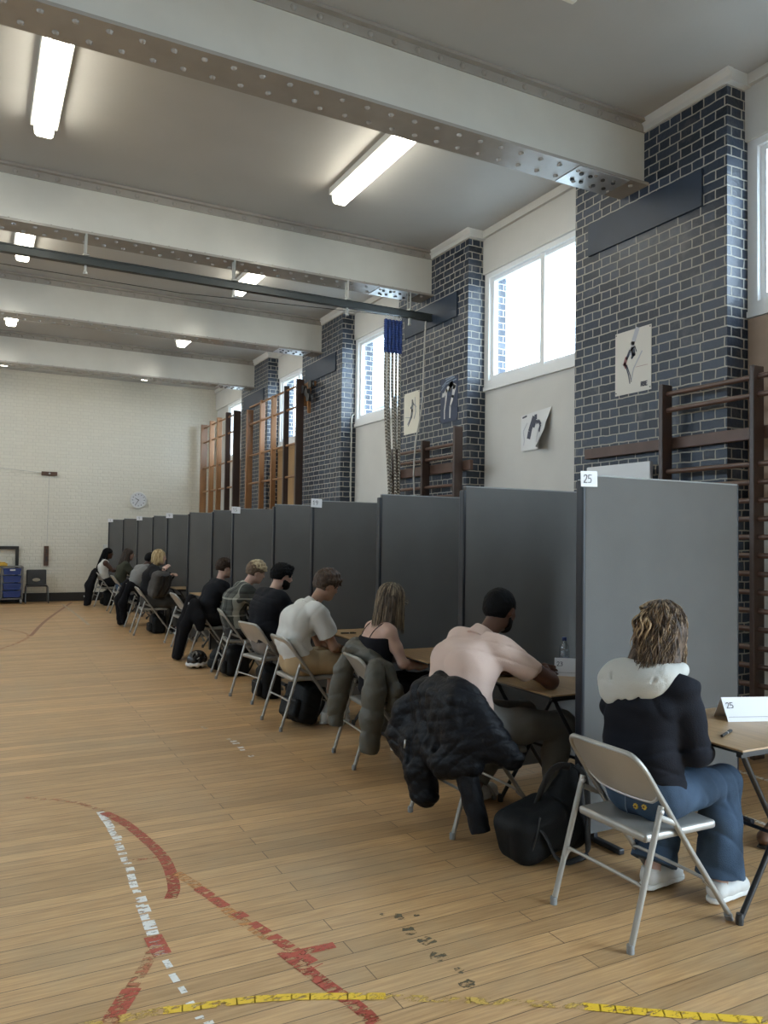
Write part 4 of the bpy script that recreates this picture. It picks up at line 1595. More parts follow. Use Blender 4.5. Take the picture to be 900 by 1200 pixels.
SK_PALE = skin_mat('pale_skin', (.53, .345, .275))
SK_TAN = skin_mat('tanned_skin', (.38, .225, .16))
SK_BROWN = skin_mat('brown_skin', (.115, .055, .036))
SK_DARK = skin_mat('deep_brown_skin', (.075, .036, .024))
EYEW = mat('eye', (.05, .04, .035), .2)
LIP = {}


def head_sdf(s, c, M, girth=1.0, nose=1.0, jaw=1.0):
    f, l, u = M
    c = np.array(c, float)
    s.ell(c - .012 * f + .018 * u, (.098, .077 * girth, .090), M, k=.02)
    s.ell(c + .022 * f - .038 * u, (.068, .060 * girth, .080), M, k=.04)
    s.ell(c + .052 * f - .090 * u, (.030, .034 * jaw, .026), M, k=.035)
    s.cone(c + .0 * f - .075 * u + .042 * l, c + .055 * f - .095 * u + .012 * l, .020 * jaw, .016, k=.03)
    s.cone(c + .0 * f - .075 * u - .042 * l, c + .055 * f - .095 * u - .012 * l, .020 * jaw, .016, k=.03)
    s.cone(c + .080 * f + .020 * u + .028 * l, c + .080 * f + .020 * u - .028 * l, .012, .012, k=.02)
    for sg in (-1, 1):
        s.ell(c + .088 * f + .031 * sg * l + .002 * u, (.012, .016, .010), M, k=.012, op='s')
        s.ell(c + .062 * f + .040 * sg * l - .028 * u, (.022, .020, .020), M, k=.02)
        s.ell(c + .078 * f + .030 * sg * l + .001 * u, (.0125, .0125, .0115), M, k=.003)
        e = c + .075 * sg * l * girth - .006 * f - .012 * u
        s.ell(e, (.019, .008, .031), M, k=.008)
        s.ell(e + .008 * sg * l - .012 * u, (.010, .007, .010), M, k=.006)
        s.ell(e + .012 * sg * l + .002 * f + .004 * u, (.009, .006, .017), M, k=.004, op='s')
    s.cone(c + .088 * f + .010 * u, c + .102 * f * nose - .026 * u, .0075, .0125, k=.012)
    for sg in (-1, 1):
        s.ell(c + .098 * f + .011 * sg * l - .030 * u, (.009, .008, .008), M, k=.008)
    s.ell(c + .085 * f - .054 * u, (.014, .024, .006), M, k=.006)
    s.ell(c + .082 * f - .066 * u, (.013, .020, .007), M, k=.006)
    s.ell(c + .094 * f - .060 * u, (.006, .022, .0016), M, k=.003, op='s')


def hand_sdf(s, w, d, n, side, curl=.6, sc=1.0):
    """w wrist, d direction of the fingers, n palm normal (the side the fingers close to), side: +1 thumb on +lat"""
    w, d, n = np.array(w, float), np.array(d, float), np.array(n, float)
    d /= np.linalg.norm(d)
    n = n - d * (n @ d)
    n /= np.linalg.norm(n)
    lat = np.cross(d, n) * side
    s.box(w + d * .048 * sc, (.046 * sc, .038 * sc, .014 * sc), .012, np.array([d, lat, n]), k=.012)
    s.cone(w - d * .02, w + d * .03, .025 * sc, .024 * sc, k=.02)
    for i, (o, L) in enumerate(((.029, .070), (.010, .079), (-.010, .073), (-.028, .056))):
        p = w + d * .088 * sc + lat * o * sc
        a = curl * .55
        for q, fr in enumerate((.45, .32, .25)):
            dd = d * math.cos(a) + n * math.sin(a) + lat * (o * .8)
            dd /= np.linalg.norm(dd)
            p2 = p + dd * L * fr * sc
            s.cone(p, p2, (.0095 - .0008 * q) * sc, (.0088 - .001 * q) * sc, k=.004)
            p = p2
            a += curl * (.8 if q == 0 else .6)
    p = w + d * .022 * sc + lat * .030 * sc
    t1 = (d * .65 + lat * .65 + n * .35)
    t1 /= np.linalg.norm(t1)
    p2 = p + t1 * .040 * sc
    s.cone(p, p2, .014 * sc, .0115 * sc, k=.012)
    t2 = d * .85 + lat * .05 + n * .5
    t2 /= np.linalg.norm(t2)
    p3 = p2 + t2 * .030 * sc
    s.cone(p2, p3, .0112 * sc, .0098 * sc, k=.004)
    s.cone(p3, p3 + (t2 + n * .3) * .022 * sc, .0098 * sc, .008 * sc, k=.004)


def strands(name, m, parent, paths, r, n=5):
    """many tapered hair strands as one mesh"""
    vs_, fs = [], []
    base = 0
    cs = np.array([[math.cos(2 * PI * j / n), math.sin(2 * PI * j / n)] for j in range(n)])
    for P in paths:
        P = np.array(P)
        K = len(P)
        T = np.gradient(P, axis=0)
        T /= np.linalg.norm(T, axis=1)[:, None] + 1e-9
        A = np.cross(T, np.array([.31, .87, .12]))
        A /= np.linalg.norm(A, axis=1)[:, None] + 1e-9
        B = np.cross(T, A)
        rr = r * np.clip(np.minimum(np.linspace(0, 6, K) + .35, np.linspace(3.0, .12, K)), .1, 1)
        ring = P[:, None, :] + rr[:, None, None] * (A[:, None, :] * cs[None, :, 0:1] + B[:, None, :] * cs[None, :, 1:2])
        vs_.append(ring.reshape(-1, 3))
        i, j = np.meshgrid(np.arange(K - 1), np.arange(n), indexing='ij')
        k = (j + 1) % n
        q = np.stack([i * n + j, i * n + k, (i + 1) * n + k, (i + 1) * n + j], -1).reshape(-1, 4) + base
        fs.append(q)
        base += K * n
    return np_mesh(name, np.concatenate(vs_), np.concatenate(fs), m, parent)


def fall_paths(c, M, n, L, seed, az=(75, 285), wave=0, spread=.012, rad=(.106, .088, .104), back=.0, th=(5, 65), out=.0, nK=20, curlf=40, lift=0):
    """hair from the crown over the skull, then straight down"""
    q = random.Random(seed)
    f, l, u = M
    down = V(0, 0, -1)
    res = []
    for _ in range(n):
        a = math.radians(q.uniform(*az))
        t0 = math.radians(q.uniform(*th))
        k_r = 1 + q.uniform(-.03, .07)
        LL = L * q.uniform(.86, 1.04)
        P = []
        steps = nK
        sk = math.radians(100) - t0
        arc = sk * .10
        tot = arc + LL
        ph, wf = q.uniform(0, 6.28), curlf * q.uniform(.8, 1.25)
        wv = wave * q.uniform(.5, 1.3)
        dr = f * math.cos(a) + l * math.sin(a)
        for i in range(steps + 1):
            d = tot * i / steps
            if d < arc:
                t = t0 + d / .10
                p = c + (f * math.cos(a) * rad[0] + l * math.sin(a) * rad[1]) * math.sin(t) * k_r + u * rad[2] * math.cos(t) * k_r - .012 * f + .015 * u
                last = p
            else:
                e = d - arc
                p = last + down * e + dr * (spread * e * 4 + out * math.sin(min(1, e / .12) * PI / 2)) + V(-back, 0, 0) * e * (.35 + .65 * max(0, -math.cos(a)))
            w = wv * min(1, d / .08)
            p = p + dr * (w * math.sin(ph + d * wf)) + np.cross(dr, down) * (w * math.cos(ph * 1.7 + d * wf * .9))
            P.append(p)
        res.append(P)
    return res


def hair_mat(name, col, rough=.5, dark=None):
    return mat(name, col, rough, noise=.45, nscale=60, bump=.5, bscale=110, spec=.12 if max(col) < .05 else .3, dark=dark, stretch=(1, 1, .18))


def cloth(name, col, rough=.85, noise=.12, bump=.15, bscale=220, **kw):
    return mat(name, col, rough, noise=noise, nscale=5, bump=bump, bscale=bscale, spec=.12 if max(col) < .08 else .25, **kw)


def person(loc, yaw, label, P):
    h = P['h']
    root = empty('person', loc, math.radians(yaw), label, 'person')
    tw = math.radians(P.get('tw', 0))
    g = P.get('g', 1.0)
    sw = P.get('sw', .165)
    Pv = V(*P['pelvis'])

    def up(p):
        p = np.array(p, float)
        d = p - Pv
        return Pv + V(d[0] * math.cos(tw) - d[1] * math.sin(tw), d[0] * math.sin(tw) + d[1] * math.cos(tw), d[2])
    W, Ch, Nk, Hd = [up(P[k]) for k in ('waist', 'chest', 'neck', 'head')]
    HM = rot3(math.radians(P.get('hyaw', 0)), math.radians(P.get('hpitch', 8)), math.radians(P.get('hroll', 0)))
    dn = V(-.012, 0, -.060)
    sh = {s: up(V(*P['neck']) + dn + V(0, s * sw, 0)) for s in (-1, 1)}
    el = {1: V(*P['elbL']), -1: V(*P['elbR'])}
    wr = {1: V(*P['wrL']), -1: V(*P['wrR'])}
    hd = {1: V(*P.get('hdL', (1, 0, -.2))), -1: V(*P.get('hdR', (1, 0, -.2)))}
    hn = {1: V(*P.get('hnL', (0, 0, -1))), -1: V(*P.get('hnR', (0, 0, -1)))}
    hip = {s: Pv + V(.0, s * .088 * g, -.005) for s in (-1, 1)}
    kn = {1: V(*P['kneeL']), -1: V(*P['kneeR'])}
    an = {1: V(*P['ankL']), -1: V(*P['ankR'])}
    ty = np.array([-math.sin(tw), math.cos(tw), 0])
    lo, hi = (-.42, -.48, -.01), (.80, .48, 1.36)

    def torso(s, t):
        for sg in (-1, 1):
            o = ty * sg
            s.cone(Pv + o * .07 * g, W + o * .058 * g, .108 * g + t, .094 * g + t, k=.05)
            s.cone(W + o * .058 * g, Ch + o * .075 * g, .094 * g + t, .098 * g + t, k=.05)
            s.cone(Ch + o * .075 * g, Nk + dn * 1.1 + o * (sw - .050 * g), .096 * g + t, .060 * g + t, k=.05)
            s.cone(Nk + dn * .35 + o * .03, sh[sg], .045 + t, .050 * (1 + (g - 1) * .5) + t, k=.05)
        s.cone(Ch, Nk + dn, .10 * g + t, .07 + t, k=.05)

    def arm(s, sg, t, a0=0, a1=2.0, flat=False, k=.025):
        """a from 0 (shoulder) over 1 (elbow) to 2 (wrist)"""
        gg = 1 + (g - 1) * .8
        pts = [(0, sh[sg], .052 * gg), (.5, (sh[sg] + el[sg]) / 2, .045 * gg), (1, el[sg], .038 * gg), (1.35, el[sg] * .65 + wr[sg] * .35, .037 * gg), (2, wr[sg], .0245 * gg)]
        for (ta, pa, ra), (tb, pb, rb) in zip(pts[:-1], pts[1:]):
            if ta >= a1:
                break
            if tb > a1 + 1e-6:
                w = (a1 - ta) / (tb - ta)
                pb, rb, tb = pa + (pb - pa) * w, ra + (rb - ra) * w, a1
            last = tb >= a1 - 1e-6
            s.cone(pa, pb, ra + t, rb + t, k=k, flat=flat and last)

    def leg(s, sg, t, a1=2.0, flat=False, fl=0):
        gg = 1 + (g - 1) * .5
        hp, mid = hip[sg], hip[sg] * .5 + kn[sg] * .5
        cf = kn[sg] * .62 + an[sg] * .38 + V(-.018, 0, 0)
        pts = [(0, hp, .090 * gg), (.5, mid, .073 * gg), (1, kn[sg], .056 * gg), (1.38, cf, .052 * gg), (2, an[sg], .036)]
        for (ta, pa, ra), (tb, pb, rb) in zip(pts[:-1], pts[1:]):
            if ta >= a1:
                break
            if tb > a1 + 1e-6:
                w = (a1 - ta) / (tb - ta)
                pb, rb, tb = pa + (pb - pa) * w, ra + (rb - ra) * w, a1
            last = tb >= a1 - 1e-6
            s.cone(pa, pb, ra + t + fl * max(0, ta - 1), rb + t + fl * max(0, tb - 1), k=.04, flat=flat and last)

    # ---- the body, one continuous surface
    s = SDF(lo, hi, h)
    torso(s, -.004)
    for sg in (-1, 1):
        arm(s, sg, 0)
        leg(s, sg, -.006)
        hand_sdf(s, wr[sg], hd[sg], hn[sg], -sg if not P.get('hswap') else sg, P.get('curl', .6), .98)
        tx = P.get('toe', {}).get(sg, 0)
        fd = V(math.cos(tx), math.sin(tx), 0)
        s.cone(an[sg] + V(-.02, 0, -.055), an[sg] + fd * .12 + V(0, 0, -.065), .030, .024, k=.03)
        s.cone(an[sg], an[sg] + V(-.01, 0, -.05), .034, .030, k=.02)
    s.cone(Nk - V(0, 0, .03), Hd - HM[2] * .06 - HM[0] * .025, .052 * (1 + (g - 1) * .6), .050 * (1 + (g - 1) * .6), k=.03)
    head_sdf(s, Hd, HM, P.get('hg', 1.0), 1.0, P.get('jaw', 1.0))
    s.mesh('body', P['skin'], root, 1)
    # eyes, brows, lips
    f, l, u = HM
    eb, br = MB(), MB()
    for sg in (-1, 1):
        e = Hd + .0825 * f + .030 * sg * l + .001 * u
        MB().lathe([(.0005, -.010), (.007, -.007), (.0095, 0), (.007, .007), (.0005, .010)], e, 10).build('eye', EYEW, root, True)
        a = Hd + .094 * f + .014 * sg * l + .019 * u
        b = Hd + .080 * f + .045 * sg * l + .022 * u
        MB().tube([a, (a + b) / 2 + .004 * f + .004 * u, b], [.004, .0045, .002], 6).build('eyebrow', P['brow'], root, True)
    if P.get('beard'):
        s = SDF(Hd - .16, Hd + .16, max(.005, h * .75))
        c = Hd
        s.ell(c + .022 * f - .038 * u, (.073, .066, .086), HM, k=.02)
        for sg in (-1, 1):
            s.cone(c - .002 * f - .030 * u + .052 * sg * l, c + .0 * f - .075 * u + .046 * sg * l, .020, .024, k=.02)
            s.cone(c + .0 * f - .075 * u + .044 * sg * l, c + .055 * f - .095 * u + .012 * sg * l, .026, .022, k=.03)
        s.ell(c + .054 * f - .092 * u, (.034, .036, .032), HM, k=.03)
        s.ell(c + .100 * f - .058 * u, (.020, .020, .010), HM, op='s', k=.006)
        s.keep(u + .33 * f, (float((u + .33 * f) @ c) - .016) / 1.053)
        s.keep(-f, float(-f @ c) + .004)
        s.mesh('beard', P['beard'], root)
    # ---- top
    T = P['top']
    t = T.get('t', .012)
    s = SDF((-.44, -.48, .40), (.72, .48, 1.16), h)
    torso(s, t)
    if T['sleeve'] != 'none':
        a1 = {'short': T.get('sl', .72), 'long': 1.93}[T['sleeve']]
        for sg in (-1, 1):
            arm(s, sg, t + T.get('st', .006), 0, a1, flat=True, k=.03)
        if T.get('loose'):
            for sg in (-1, 1):
                s.cone(sh[sg], sh[sg] + (el[sg] - sh[sg]) * T.get('sl', .72), .052 * g + t, .058 * g + t, k=.03, flat=True)
    s.folds(T.get('fold', .006) * 1.25, 30, seed=P['seed'], ax=(.6, .3, 1))
    # hem: follows the lap
    s.keep((-.10, 0, -1), -(T.get('hem', .50) - .045) - .10 * Pv[0])
    # neckline
    nd = (Hd - Nk) / np.linalg.norm(Hd - Nk)
    if T['sleeve'] == 'none' and T.get('cut'):
        s.keep(V(*T['cutn']), T['cut'])
    else:
        s.keep(nd, float(nd @ (Nk + nd * T.get('neck', .012))))
    if T['sleeve'] == 'none' and not T.get('cut'):
        for sg in (-1, 1):
            s.cone(sh[sg] + ty * sg * .055, sh[sg] + ty * sg * .3, .085, .12, op='s', k=.01)
    s.mesh('shirt' if T['sleeve'] == 'short' else T.get('name', 'jumper'), T['mat'], root, 1)
    if T.get('collar'):
        s = SDF(Nk - .16, Nk + .16, max(.004, h * .8))
        s.cone(Nk - nd * .035, Nk + nd * .030, .084 * (1 + (g - 1) * .5), .066 * (1 + (g - 1) * .5), k=0, flat=True, flata=True)
        s.cone(Nk - nd * .06, Nk + nd * .06, .062 * (1 + (g - 1) * .5), .044 * (1 + (g - 1) * .5), k=0, op='s')
        s.mesh('collar', T['collar'], root)
    # ---- trousers
    L = P['legs']
    t = L.get('t', .012)
    s = SDF((-.34, -.36, .02), (.72, .36, .78), h)
    for sg in (-1, 1):
        s.cone(Pv + V(0, sg * .07 * g, 0), W + V(0, sg * .058 * g, 0), .108 * g + t * .8, .094 * g + t * .4, k=.05)
        s.cone(Pv + V(-.02, sg * .07 * g, -.01), Pv + V(.06, sg * .08 * g, -.01), .100 * g + t * .5, .092 * g + t * .5, k=.05)
        leg(s, sg, t, L.get('len', 1.93), flat=True, fl=L.get('flare', 0))
    s.folds(L.get('fold', .006) * 1.3, 30, seed=P['seed'] + 5, ax=(1, .3, .6))
    s.keep((0, 0, 1), Pv[2] + .15)
    s.keep((0, 0, -1), -.42 + .0 if False else .02)
    s.mesh(L.get('name', 'trousers'), L['mat'], root, 1)
    # ---- shoes and socks
    for sg in (-1, 1):
        tx = P.get('toe', {}).get(sg, 0)
        fd = V(math.cos(tx), math.sin(tx), 0)
        ld = V(-math.sin(tx), math.cos(tx), 0)
        A = V(an[sg][0], an[sg][1], 0)
        zb = an[sg][2] - .085
        s = SDF(A - V(.13, .13, -zb + .01) , A + V(.24, .13, zb + .14), max(.005, h * .8))
        Mf = np.array([fd, ld, [0, 0, 1]])
        s.ell(A + fd * .145 + V(0, 0, zb + .035), (.062, .043, .034), Mf, k=.03)
        s.cone(A + fd * .05 + V(0, 0, zb + .045), A + fd * .15 + V(0, 0, zb + .036), .040, .034, k=.03)
        s.cone(A + V(0, 0, zb + .045) - fd * .028, A + fd * .06 + V(0, 0, zb + .045), .036, .038, k=.03)
        s.cone(A + V(0, 0, zb + .05) - fd * .02, A + V(0, 0, zb + .088) - fd * .015, .038, .040, k=.02, flat=True)
        s.keep((0, 0, -1), -zb - .012)
        sho = s.mesh('shoe', P['shoe'], root)
        s = SDF(A - V(.13, .13, -zb + .01), A + V(.24, .13, zb + .06), max(.005, h * .8))
        s.path([A - fd * .035, A + fd * .05, A + fd * .16], [.040, .043, .044], k=.02)
        s.d = s.d * 0 + np.maximum(s.d, np.abs(s.ax[2][None, None, :] - (zb + .011)) - .011)
        # planar outline extruded: distance in plan only
        s2 = SDF(A - V(.13, .13, -zb + .01), A + V(.24, .13, zb + .06), s.h)
        X, Y = s2.ax[0][:, None, None] - A[0], s2.ax[1][None, :, None] - A[1]
        a_ = X * fd[0] + Y * fd[1]
        b_ = X * ld[0] + Y * ld[1]
        ac = np.clip(a_, -.035, .165)
        w_ = .036 + .010 * np.clip((ac + .02) / .16, 0, 1)
        dd = np.sqrt((a_ - ac) ** 2 + b_ ** 2) - w_
        s2.d = np.maximum(dd + 0 * s2.ax[2][None, None, :], np.abs(s2.ax[2][None, None, :] - (zb + .011)) - .011).astype(np.float32)
        s2.mesh('sole', P.get('sole', mat('white_sole', (.66, .66, .64), .6)), sho)
        if P.get('sock'):
            MB().tube([an[sg] + V(-.005, 0, -.02), an[sg] + (kn[sg] - an[sg]) * .22], [.043, .047], 14).build('sock', P['sock'], root, True, 60)
    # ---- hair
    H_ = P['hair']
    hm = H_['mat']
    c = Hd
    hh = max(.0045, h * .75)
    if H_['kind'] in ('short', 'fringe', 'curly', 'buzz'):
        s = SDF(c - .17, c + .17, hh)
        k = H_.get('vol', 0)
        s.ell(c - .016 * f + .024 * u, (.104 + k, .085 + k * .6, .096 + k), HM, k=.01)
        s.ell(c - .045 * f - (.030 if H_['kind'] != 'buzz' else .015) * u, (.062 + k * .3, .070, .060 if H_['kind'] != 'buzz' else .045), HM, k=.03)
        if H_.get('quiff'):
            s.ell(c + .048 * f + .098 * u, (.055, .055, .022), HM, k=.03)
        hl = H_.get('line', .055)
        # face opening
        s.ell(c + .125 * f - .03 * u, (.085, .11, .030 + hl), HM, op='s', k=.01)
        for sg in (-1, 1):
            s.ell(c + .085 * sg * l + .022 * f - .040 * u, (.048, .05, .052), HM, op='s', k=.012)
        s.keep(-u, float(-u @ c) + H_.get('low', .068))
        am = H_.get('rough', .003)
        rs = np.random.RandomState(P['seed']).rand(6) * 6
        fq = H_.get('fq', 150)
        s.disp(lambda X, Y, Z: am * (np.sin(X * fq + rs[0] + 3 * np.sin(Z * 60 + rs[3])) * np.sin(Y * fq * .9 + rs[1] + 2 * np.sin(X * 50)) + .6 * np.sin(Z * fq * 1.1 + rs[2] + 3 * np.sin(Y * 70))))
        ho = s.mesh('hair', hm, root)
        if H_.get('top'):
            s = SDF(c - .17, c + .17, hh)
            s.ell(c - .000 * f + .034 * u, (.103 + k, .086 + k * .6, .094 + k + .010), HM, k=.01)
            s.ell(c + .120 * f - .03 * u, (.085, .11, .030 + hl), HM, op='s', k=.01)
            s.keep(-u, float(-u @ c) - .040)
            s.disp(lambda X, Y, Z: am * 1.6 * (np.sin(X * fq + rs[0]) * np.sin(Y * fq * .9 + rs[1]) + .6 * np.sin(Z * fq + rs[2])))
            s.mesh('hair_top', H_['top'], ho)
        if H_.get('curls'):
            q = random.Random(P['seed'])
            ps = []
            for _ in range(H_['curls']):
                a, b = q.uniform(0, 6.28), math.radians(q.uniform(5, 72))
                nrm = f * math.cos(a) * math.sin(b) + l * math.sin(a) * math.sin(b) + u * math.cos(b)
                if nrm @ f > .75:
                    continue
                o = c - .006 * f + .030 * u + f * (.108 + k) * math.cos(a) * math.sin(b) + l * .088 * math.sin(a) * math.sin(b) + u * (.098 + k) * math.cos(b)
                t1 = np.cross(nrm, V(q.uniform(-1, 1), q.uniform(-1, 1), q.uniform(-1, 1)))
                t1 /= np.linalg.norm(t1) + 1e-6
                t2 = np.cross(nrm, t1)
                rr = q.uniform(.008, .016)
                ps.append([o + (t1 * math.cos(w) + t2 * math.sin(w)) * rr + nrm * (.004 * w * .5 - .006) for w in np.linspace(0, 5.0, 10)])
            strands('curl_locks', H_.get('top') or hm, ho, ps, .0042)
    else:
        Lh = H_['len']
        s = SDF(c - V(.24, .24, Lh + .12), c + V(.2, .24, .16), max(hh, .006))
        s.ell(c - .014 * f + .020 * u, (.105, .086, .098), HM, k=.01)
        s.ell(c - .040 * f - .03 * u, (.070, .078, .085), HM, k=.03)
        dwn = V(-H_.get('back', 0), 0, -1)
        if H_['kind'] != 'braids':
            for sg in (-1, 0, 1):
                a = c - .035 * f + .045 * sg * l - .02 * u
                s.cone(a, a + dwn * (Lh * .86) + sg * l * .02, .052, .042 if H_['kind'] != 'curlylong' else .05, k=.04)
        s.ell(c + .125 * f - .05 * u, (.088, .085, .085 + H_.get('line', 0)), HM, op='s', k=.01)
        if H_.get('ears', True):
            for sg in (-1, 1):
                s.ell(c + .085 * sg * l + .05 * f - .060 * u, (.045, .05, .060), HM, op='s', k=.012)
        am = .0025
        s.disp(lambda X, Y, Z: am * np.sin(np.arctan2(Y - c[1], X - c[0]) * 26 + 2 * np.sin(Z * H_.get('wf', 15))))
        ho = s.mesh('hair', hm, root)
        az = H_.get('az', (62, 298))
        yaw_ = 0
        if H_['kind'] == 'braids':
            ps = fall_paths(c, HM, 46, Lh, P['seed'], az=(85, 275), wave=.0, spread=.006, back=H_.get('back', 0), nK=14, th=(30, 75))
            strands('braids', hm, ho, ps, .0095, 7)
        else:
            nn = H_.get('n', 160)
            ps = fall_paths(c, HM, nn, Lh, P['seed'], az=az, wave=H_.get('wave', .002), spread=H_.get('spread', .010), back=H_.get('back', 0), nK=H_.get('nK', 16), curlf=H_.get('cf', 40))
            strands('hair_locks', hm, ho, ps[:nn // 2], H_.get('r', .0042))
            strands('lighter_locks', H_.get('mat2', hm), ho, ps[nn // 2:], H_.get('r', .0042))
    root['_'] = 0
    del root['_']
    return root, dict(Hd=Hd, HM=HM, Nk=Nk, sh=sh, Ch=Ch, W=W, Pv=Pv, up=up, wr=wr, el=el, hip=hip, kn=kn)


WHT = mat('white_trainer', (.62, .62, .60), .5, noise=.06, nscale=10)
BLKSH = mat('black_trainer', (.03, .03, .032), .5)
BROWD = mat('dark_brow', (.03, .02, .015), .7)
BROWL = mat('light_brow', (.22, .14, .08), .7)
KNBLK = cloth('black_knit', (.014, .015, .019), bump=.3)
DENIM = cloth('blue_denim', (.055, .092, .150), noise=.45, bump=.25, bscale=300)
HB = hair_mat('dark_brown_hair', (.035, .022, .015), dark=(.012, .008, .006))
HBR = hair_mat('brown_hair', (.10, .062, .040), dark=(.035, .022, .016))
HBK = hair_mat('black_hair', (.006, .006, .007), .65)

# 1: the nearest person, back to the camera, grey hood over a black top
HC1 = hair_mat('curly_dark_blonde_hair', (.12, .075, .045), dark=(.025, .016, .012))
HC2 = hair_mat('blonde_highlights', (.52, .38, .22), dark=(.22, .14, .075))
HC3 = hair_mat('mid_brown_curls', (.30, .205, .12), dark=(.09, .06, .035))
p1r, B1 = person((2.57, 2.505, 0), 8, 'nearest person, back turned, in a black top with a pale grey hood and jeans', dict(
    h=.0062, seed=11, skin=SK_PALE, brow=BROWL, g=.87, sw=.142, tw=8,
    pelvis=(.03, 0, .52), waist=(-.015, 0, .70), chest=(-.01, 0, .87), neck=(.035, -.01, 1.03), head=(.108, -.035, 1.205), hyaw=26, hpitch=12,
    elbR=(.10, -.185, .715), wrR=(.30, -.09, .655), elbL=(.10, .19, .72), wrL=(.31, .10, .66), hdR=(.8, .5, -.2), hdL=(.8, -.5, -.2),
    kneeR=(.46, -.10, .505), ankR=(.37, -.13, .095), kneeL=(.48, .16, .505), ankL=(.24, .12, .095),
    top=dict(sleeve='long', mat=cloth('black_cotton', (.012, .013, .018), bump=.2), hem=.585, t=.020, st=.006, fold=.014, name='hooded_top'),
    legs=dict(mat=DENIM, flare=.055, t=.014, fold=.007, name='jeans', len=1.95), shoe=WHT,
    hair=dict(kind='curlylong', mat=HC1, mat2=HC3, len=.215, wave=.010, cf=58, n=620, spread=.010, r=.0023, nK=26, az=(28, 332), back=.42, ears=False)))
Hd, HM = B1['Hd'], B1['HM']
# half-up bunch with its clip
f, l, u = HM
kp = Hd - .070 * f + .055 * l + .072 * u
hc = empty('tmp')
bpy.data.objects.remove(hc)
q = random.Random(5)
ps = []
for _ in range(70):
    a = q.uniform(-1.4, 1.4)
    s0 = Hd + f * (.085 - .04 * abs(a)) * 1 + l * (.055 * a) + u * (.088 - .028 * a * a)
    mid = Hd + f * .0 + l * (.060 * a + .02) + u * (.122 - .018 * a * a)
    ps.append([tuple(v) for v in smooth_path([s0, mid, kp + V(q.uniform(-.008, .008), q.uniform(-.008, .008), q.uniform(-.006, .006))], 6)])
strands('swept_locks', HC2, p1r, ps, .0034)
ps = []
for _ in range(90):
    o = V(q.gauss(0, .014), q.gauss(0, .020), 0)
    ph, wf = q.uniform(0, 6), q.uniform(50, 80)
    L = q.uniform(.14, .23)
    pts = [kp + o * .2]
    for i in range(1, 20):
        e = L * i / 19
        pts.append(kp + o * min(1, .3 + e * 9) + V(0, 0, -e) - f * (.052 * min(1, e * 16)) + l * (.012 * min(1, e * 20)) + V(.007 * math.sin(ph + e * wf), .007 * math.cos(ph * 1.3 + e * wf), 0))
    ps.append(pts)
strands('bunch_locks', HC2, p1r, ps[:55], .0036)
strands('bunch_locks', HC1, p1r, ps[55:], .0036)
MB().tube([kp + l * .016 + u * .004, kp - f * .012, kp - l * .016 + u * .004], .0075, 8).build('hair_clip', mat('dark_hair_clip', (.03, .018, .014), .35), p1r, True)
# the grey hood lying on the back
HOOD = cloth('pale_grey_jersey', (.50, .50, .47), noise=.08, bump=.25)
Nk, Ch, up = B1['Nk'], B1['Ch'], B1['up']
ty = B1['sh'][1] - B1['sh'][-1]
ty /= np.linalg.norm(ty)
bx_ = -np.cross(ty, V(0, 0, 1))
s = SDF(Nk - V(.26, .26, .24), Nk + V(.22, .26, .12), .0055)
rz_ = V(0, 0, 1)
ring = []
for a in np.linspace(-2.3, 2.3, 17):
    ca = max(0, math.cos(a))
    ring.append(Nk + bx_ * (math.cos(a) * .115) + ty * (math.sin(a) * .130 + .012 * ca) + rz_ * (-.012 + .012 - .055 * ca ** 2 + .010 * math.sin(-a)))
s.path(ring, [.024 + .020 * max(0, math.cos(a)) for a in np.linspace(-2.3, 2.3, 17)], k=.03)
Mh = np.array([bx_ * .92 + rz_ * .38, ty * .96 + rz_ * .22, rz_ * .92 - bx_ * .38])
s.ell(Nk + bx_ * .088 + ty * .030 - rz_ * .038, (.064, .158, .100), Mh, k=.04)
s.ell(Nk + bx_ * .124 + ty * .070 - rz_ * .098, (.042, .082, .058), Mh, k=.04)
s.ell(Nk + bx_ * .020 + rz_ * .055, (.060, .075, .050), Mh, op='s', k=.03)
for (a0, a1, b0, b1, rr) in ((.135, .145, .100, .060, .006), (.135, .155, .030, .055, .005), (.130, .155, -.040, .035, .005), (.125, .145, -.095, .000, .004)):
    s.cone(Nk + bx_ * (a0 + .012) + ty * b0 - rz_ * .015, Nk + bx_ * (a1 + .006) + ty * b1 - rz_ * .130, rr * .6, rr, op='s', k=.016)
s.folds(.0035, 30, seed=9)
s.mesh('hood', HOOD, p1r, 1)
YEL, BRN = mat('yellow_embroidery', (.55, .38, .05), .8), mat('brown_embroidery', (.10, .04, .02), .8)
for (fx, fy, fz) in ((-.0905, -.033, .474), (-.0905, -.075, .483)):
    pt = MB()
    for k in range(8):
        a = k * PI / 4
        c_ = V(fx, fy + .0075 * math.cos(a), fz + .0075 * math.sin(a))
        pt.tube([c_ - V(0, .0045 * math.cos(a), .0045 * math.sin(a)), c_ + V(.0015, .0045 * math.cos(a), .0045 * math.sin(a))], .0030, 6)
    fo = pt.build('embroidered_flower', YEL, p1r)
    MB().lathe([(.0045, -.0035), (.0045, .002)], (fx, fy, fz), 8, 'x').build('flower_centre', BRN, fo)
thr = mat('pale_denim_thread', (.16, .20, .26), .8)
MB().tube([(-.100, .012, .515), (-.098, .012, .46), (-.085, .010, .43)], .0016, 6).build('back_seam', thr, p1r)
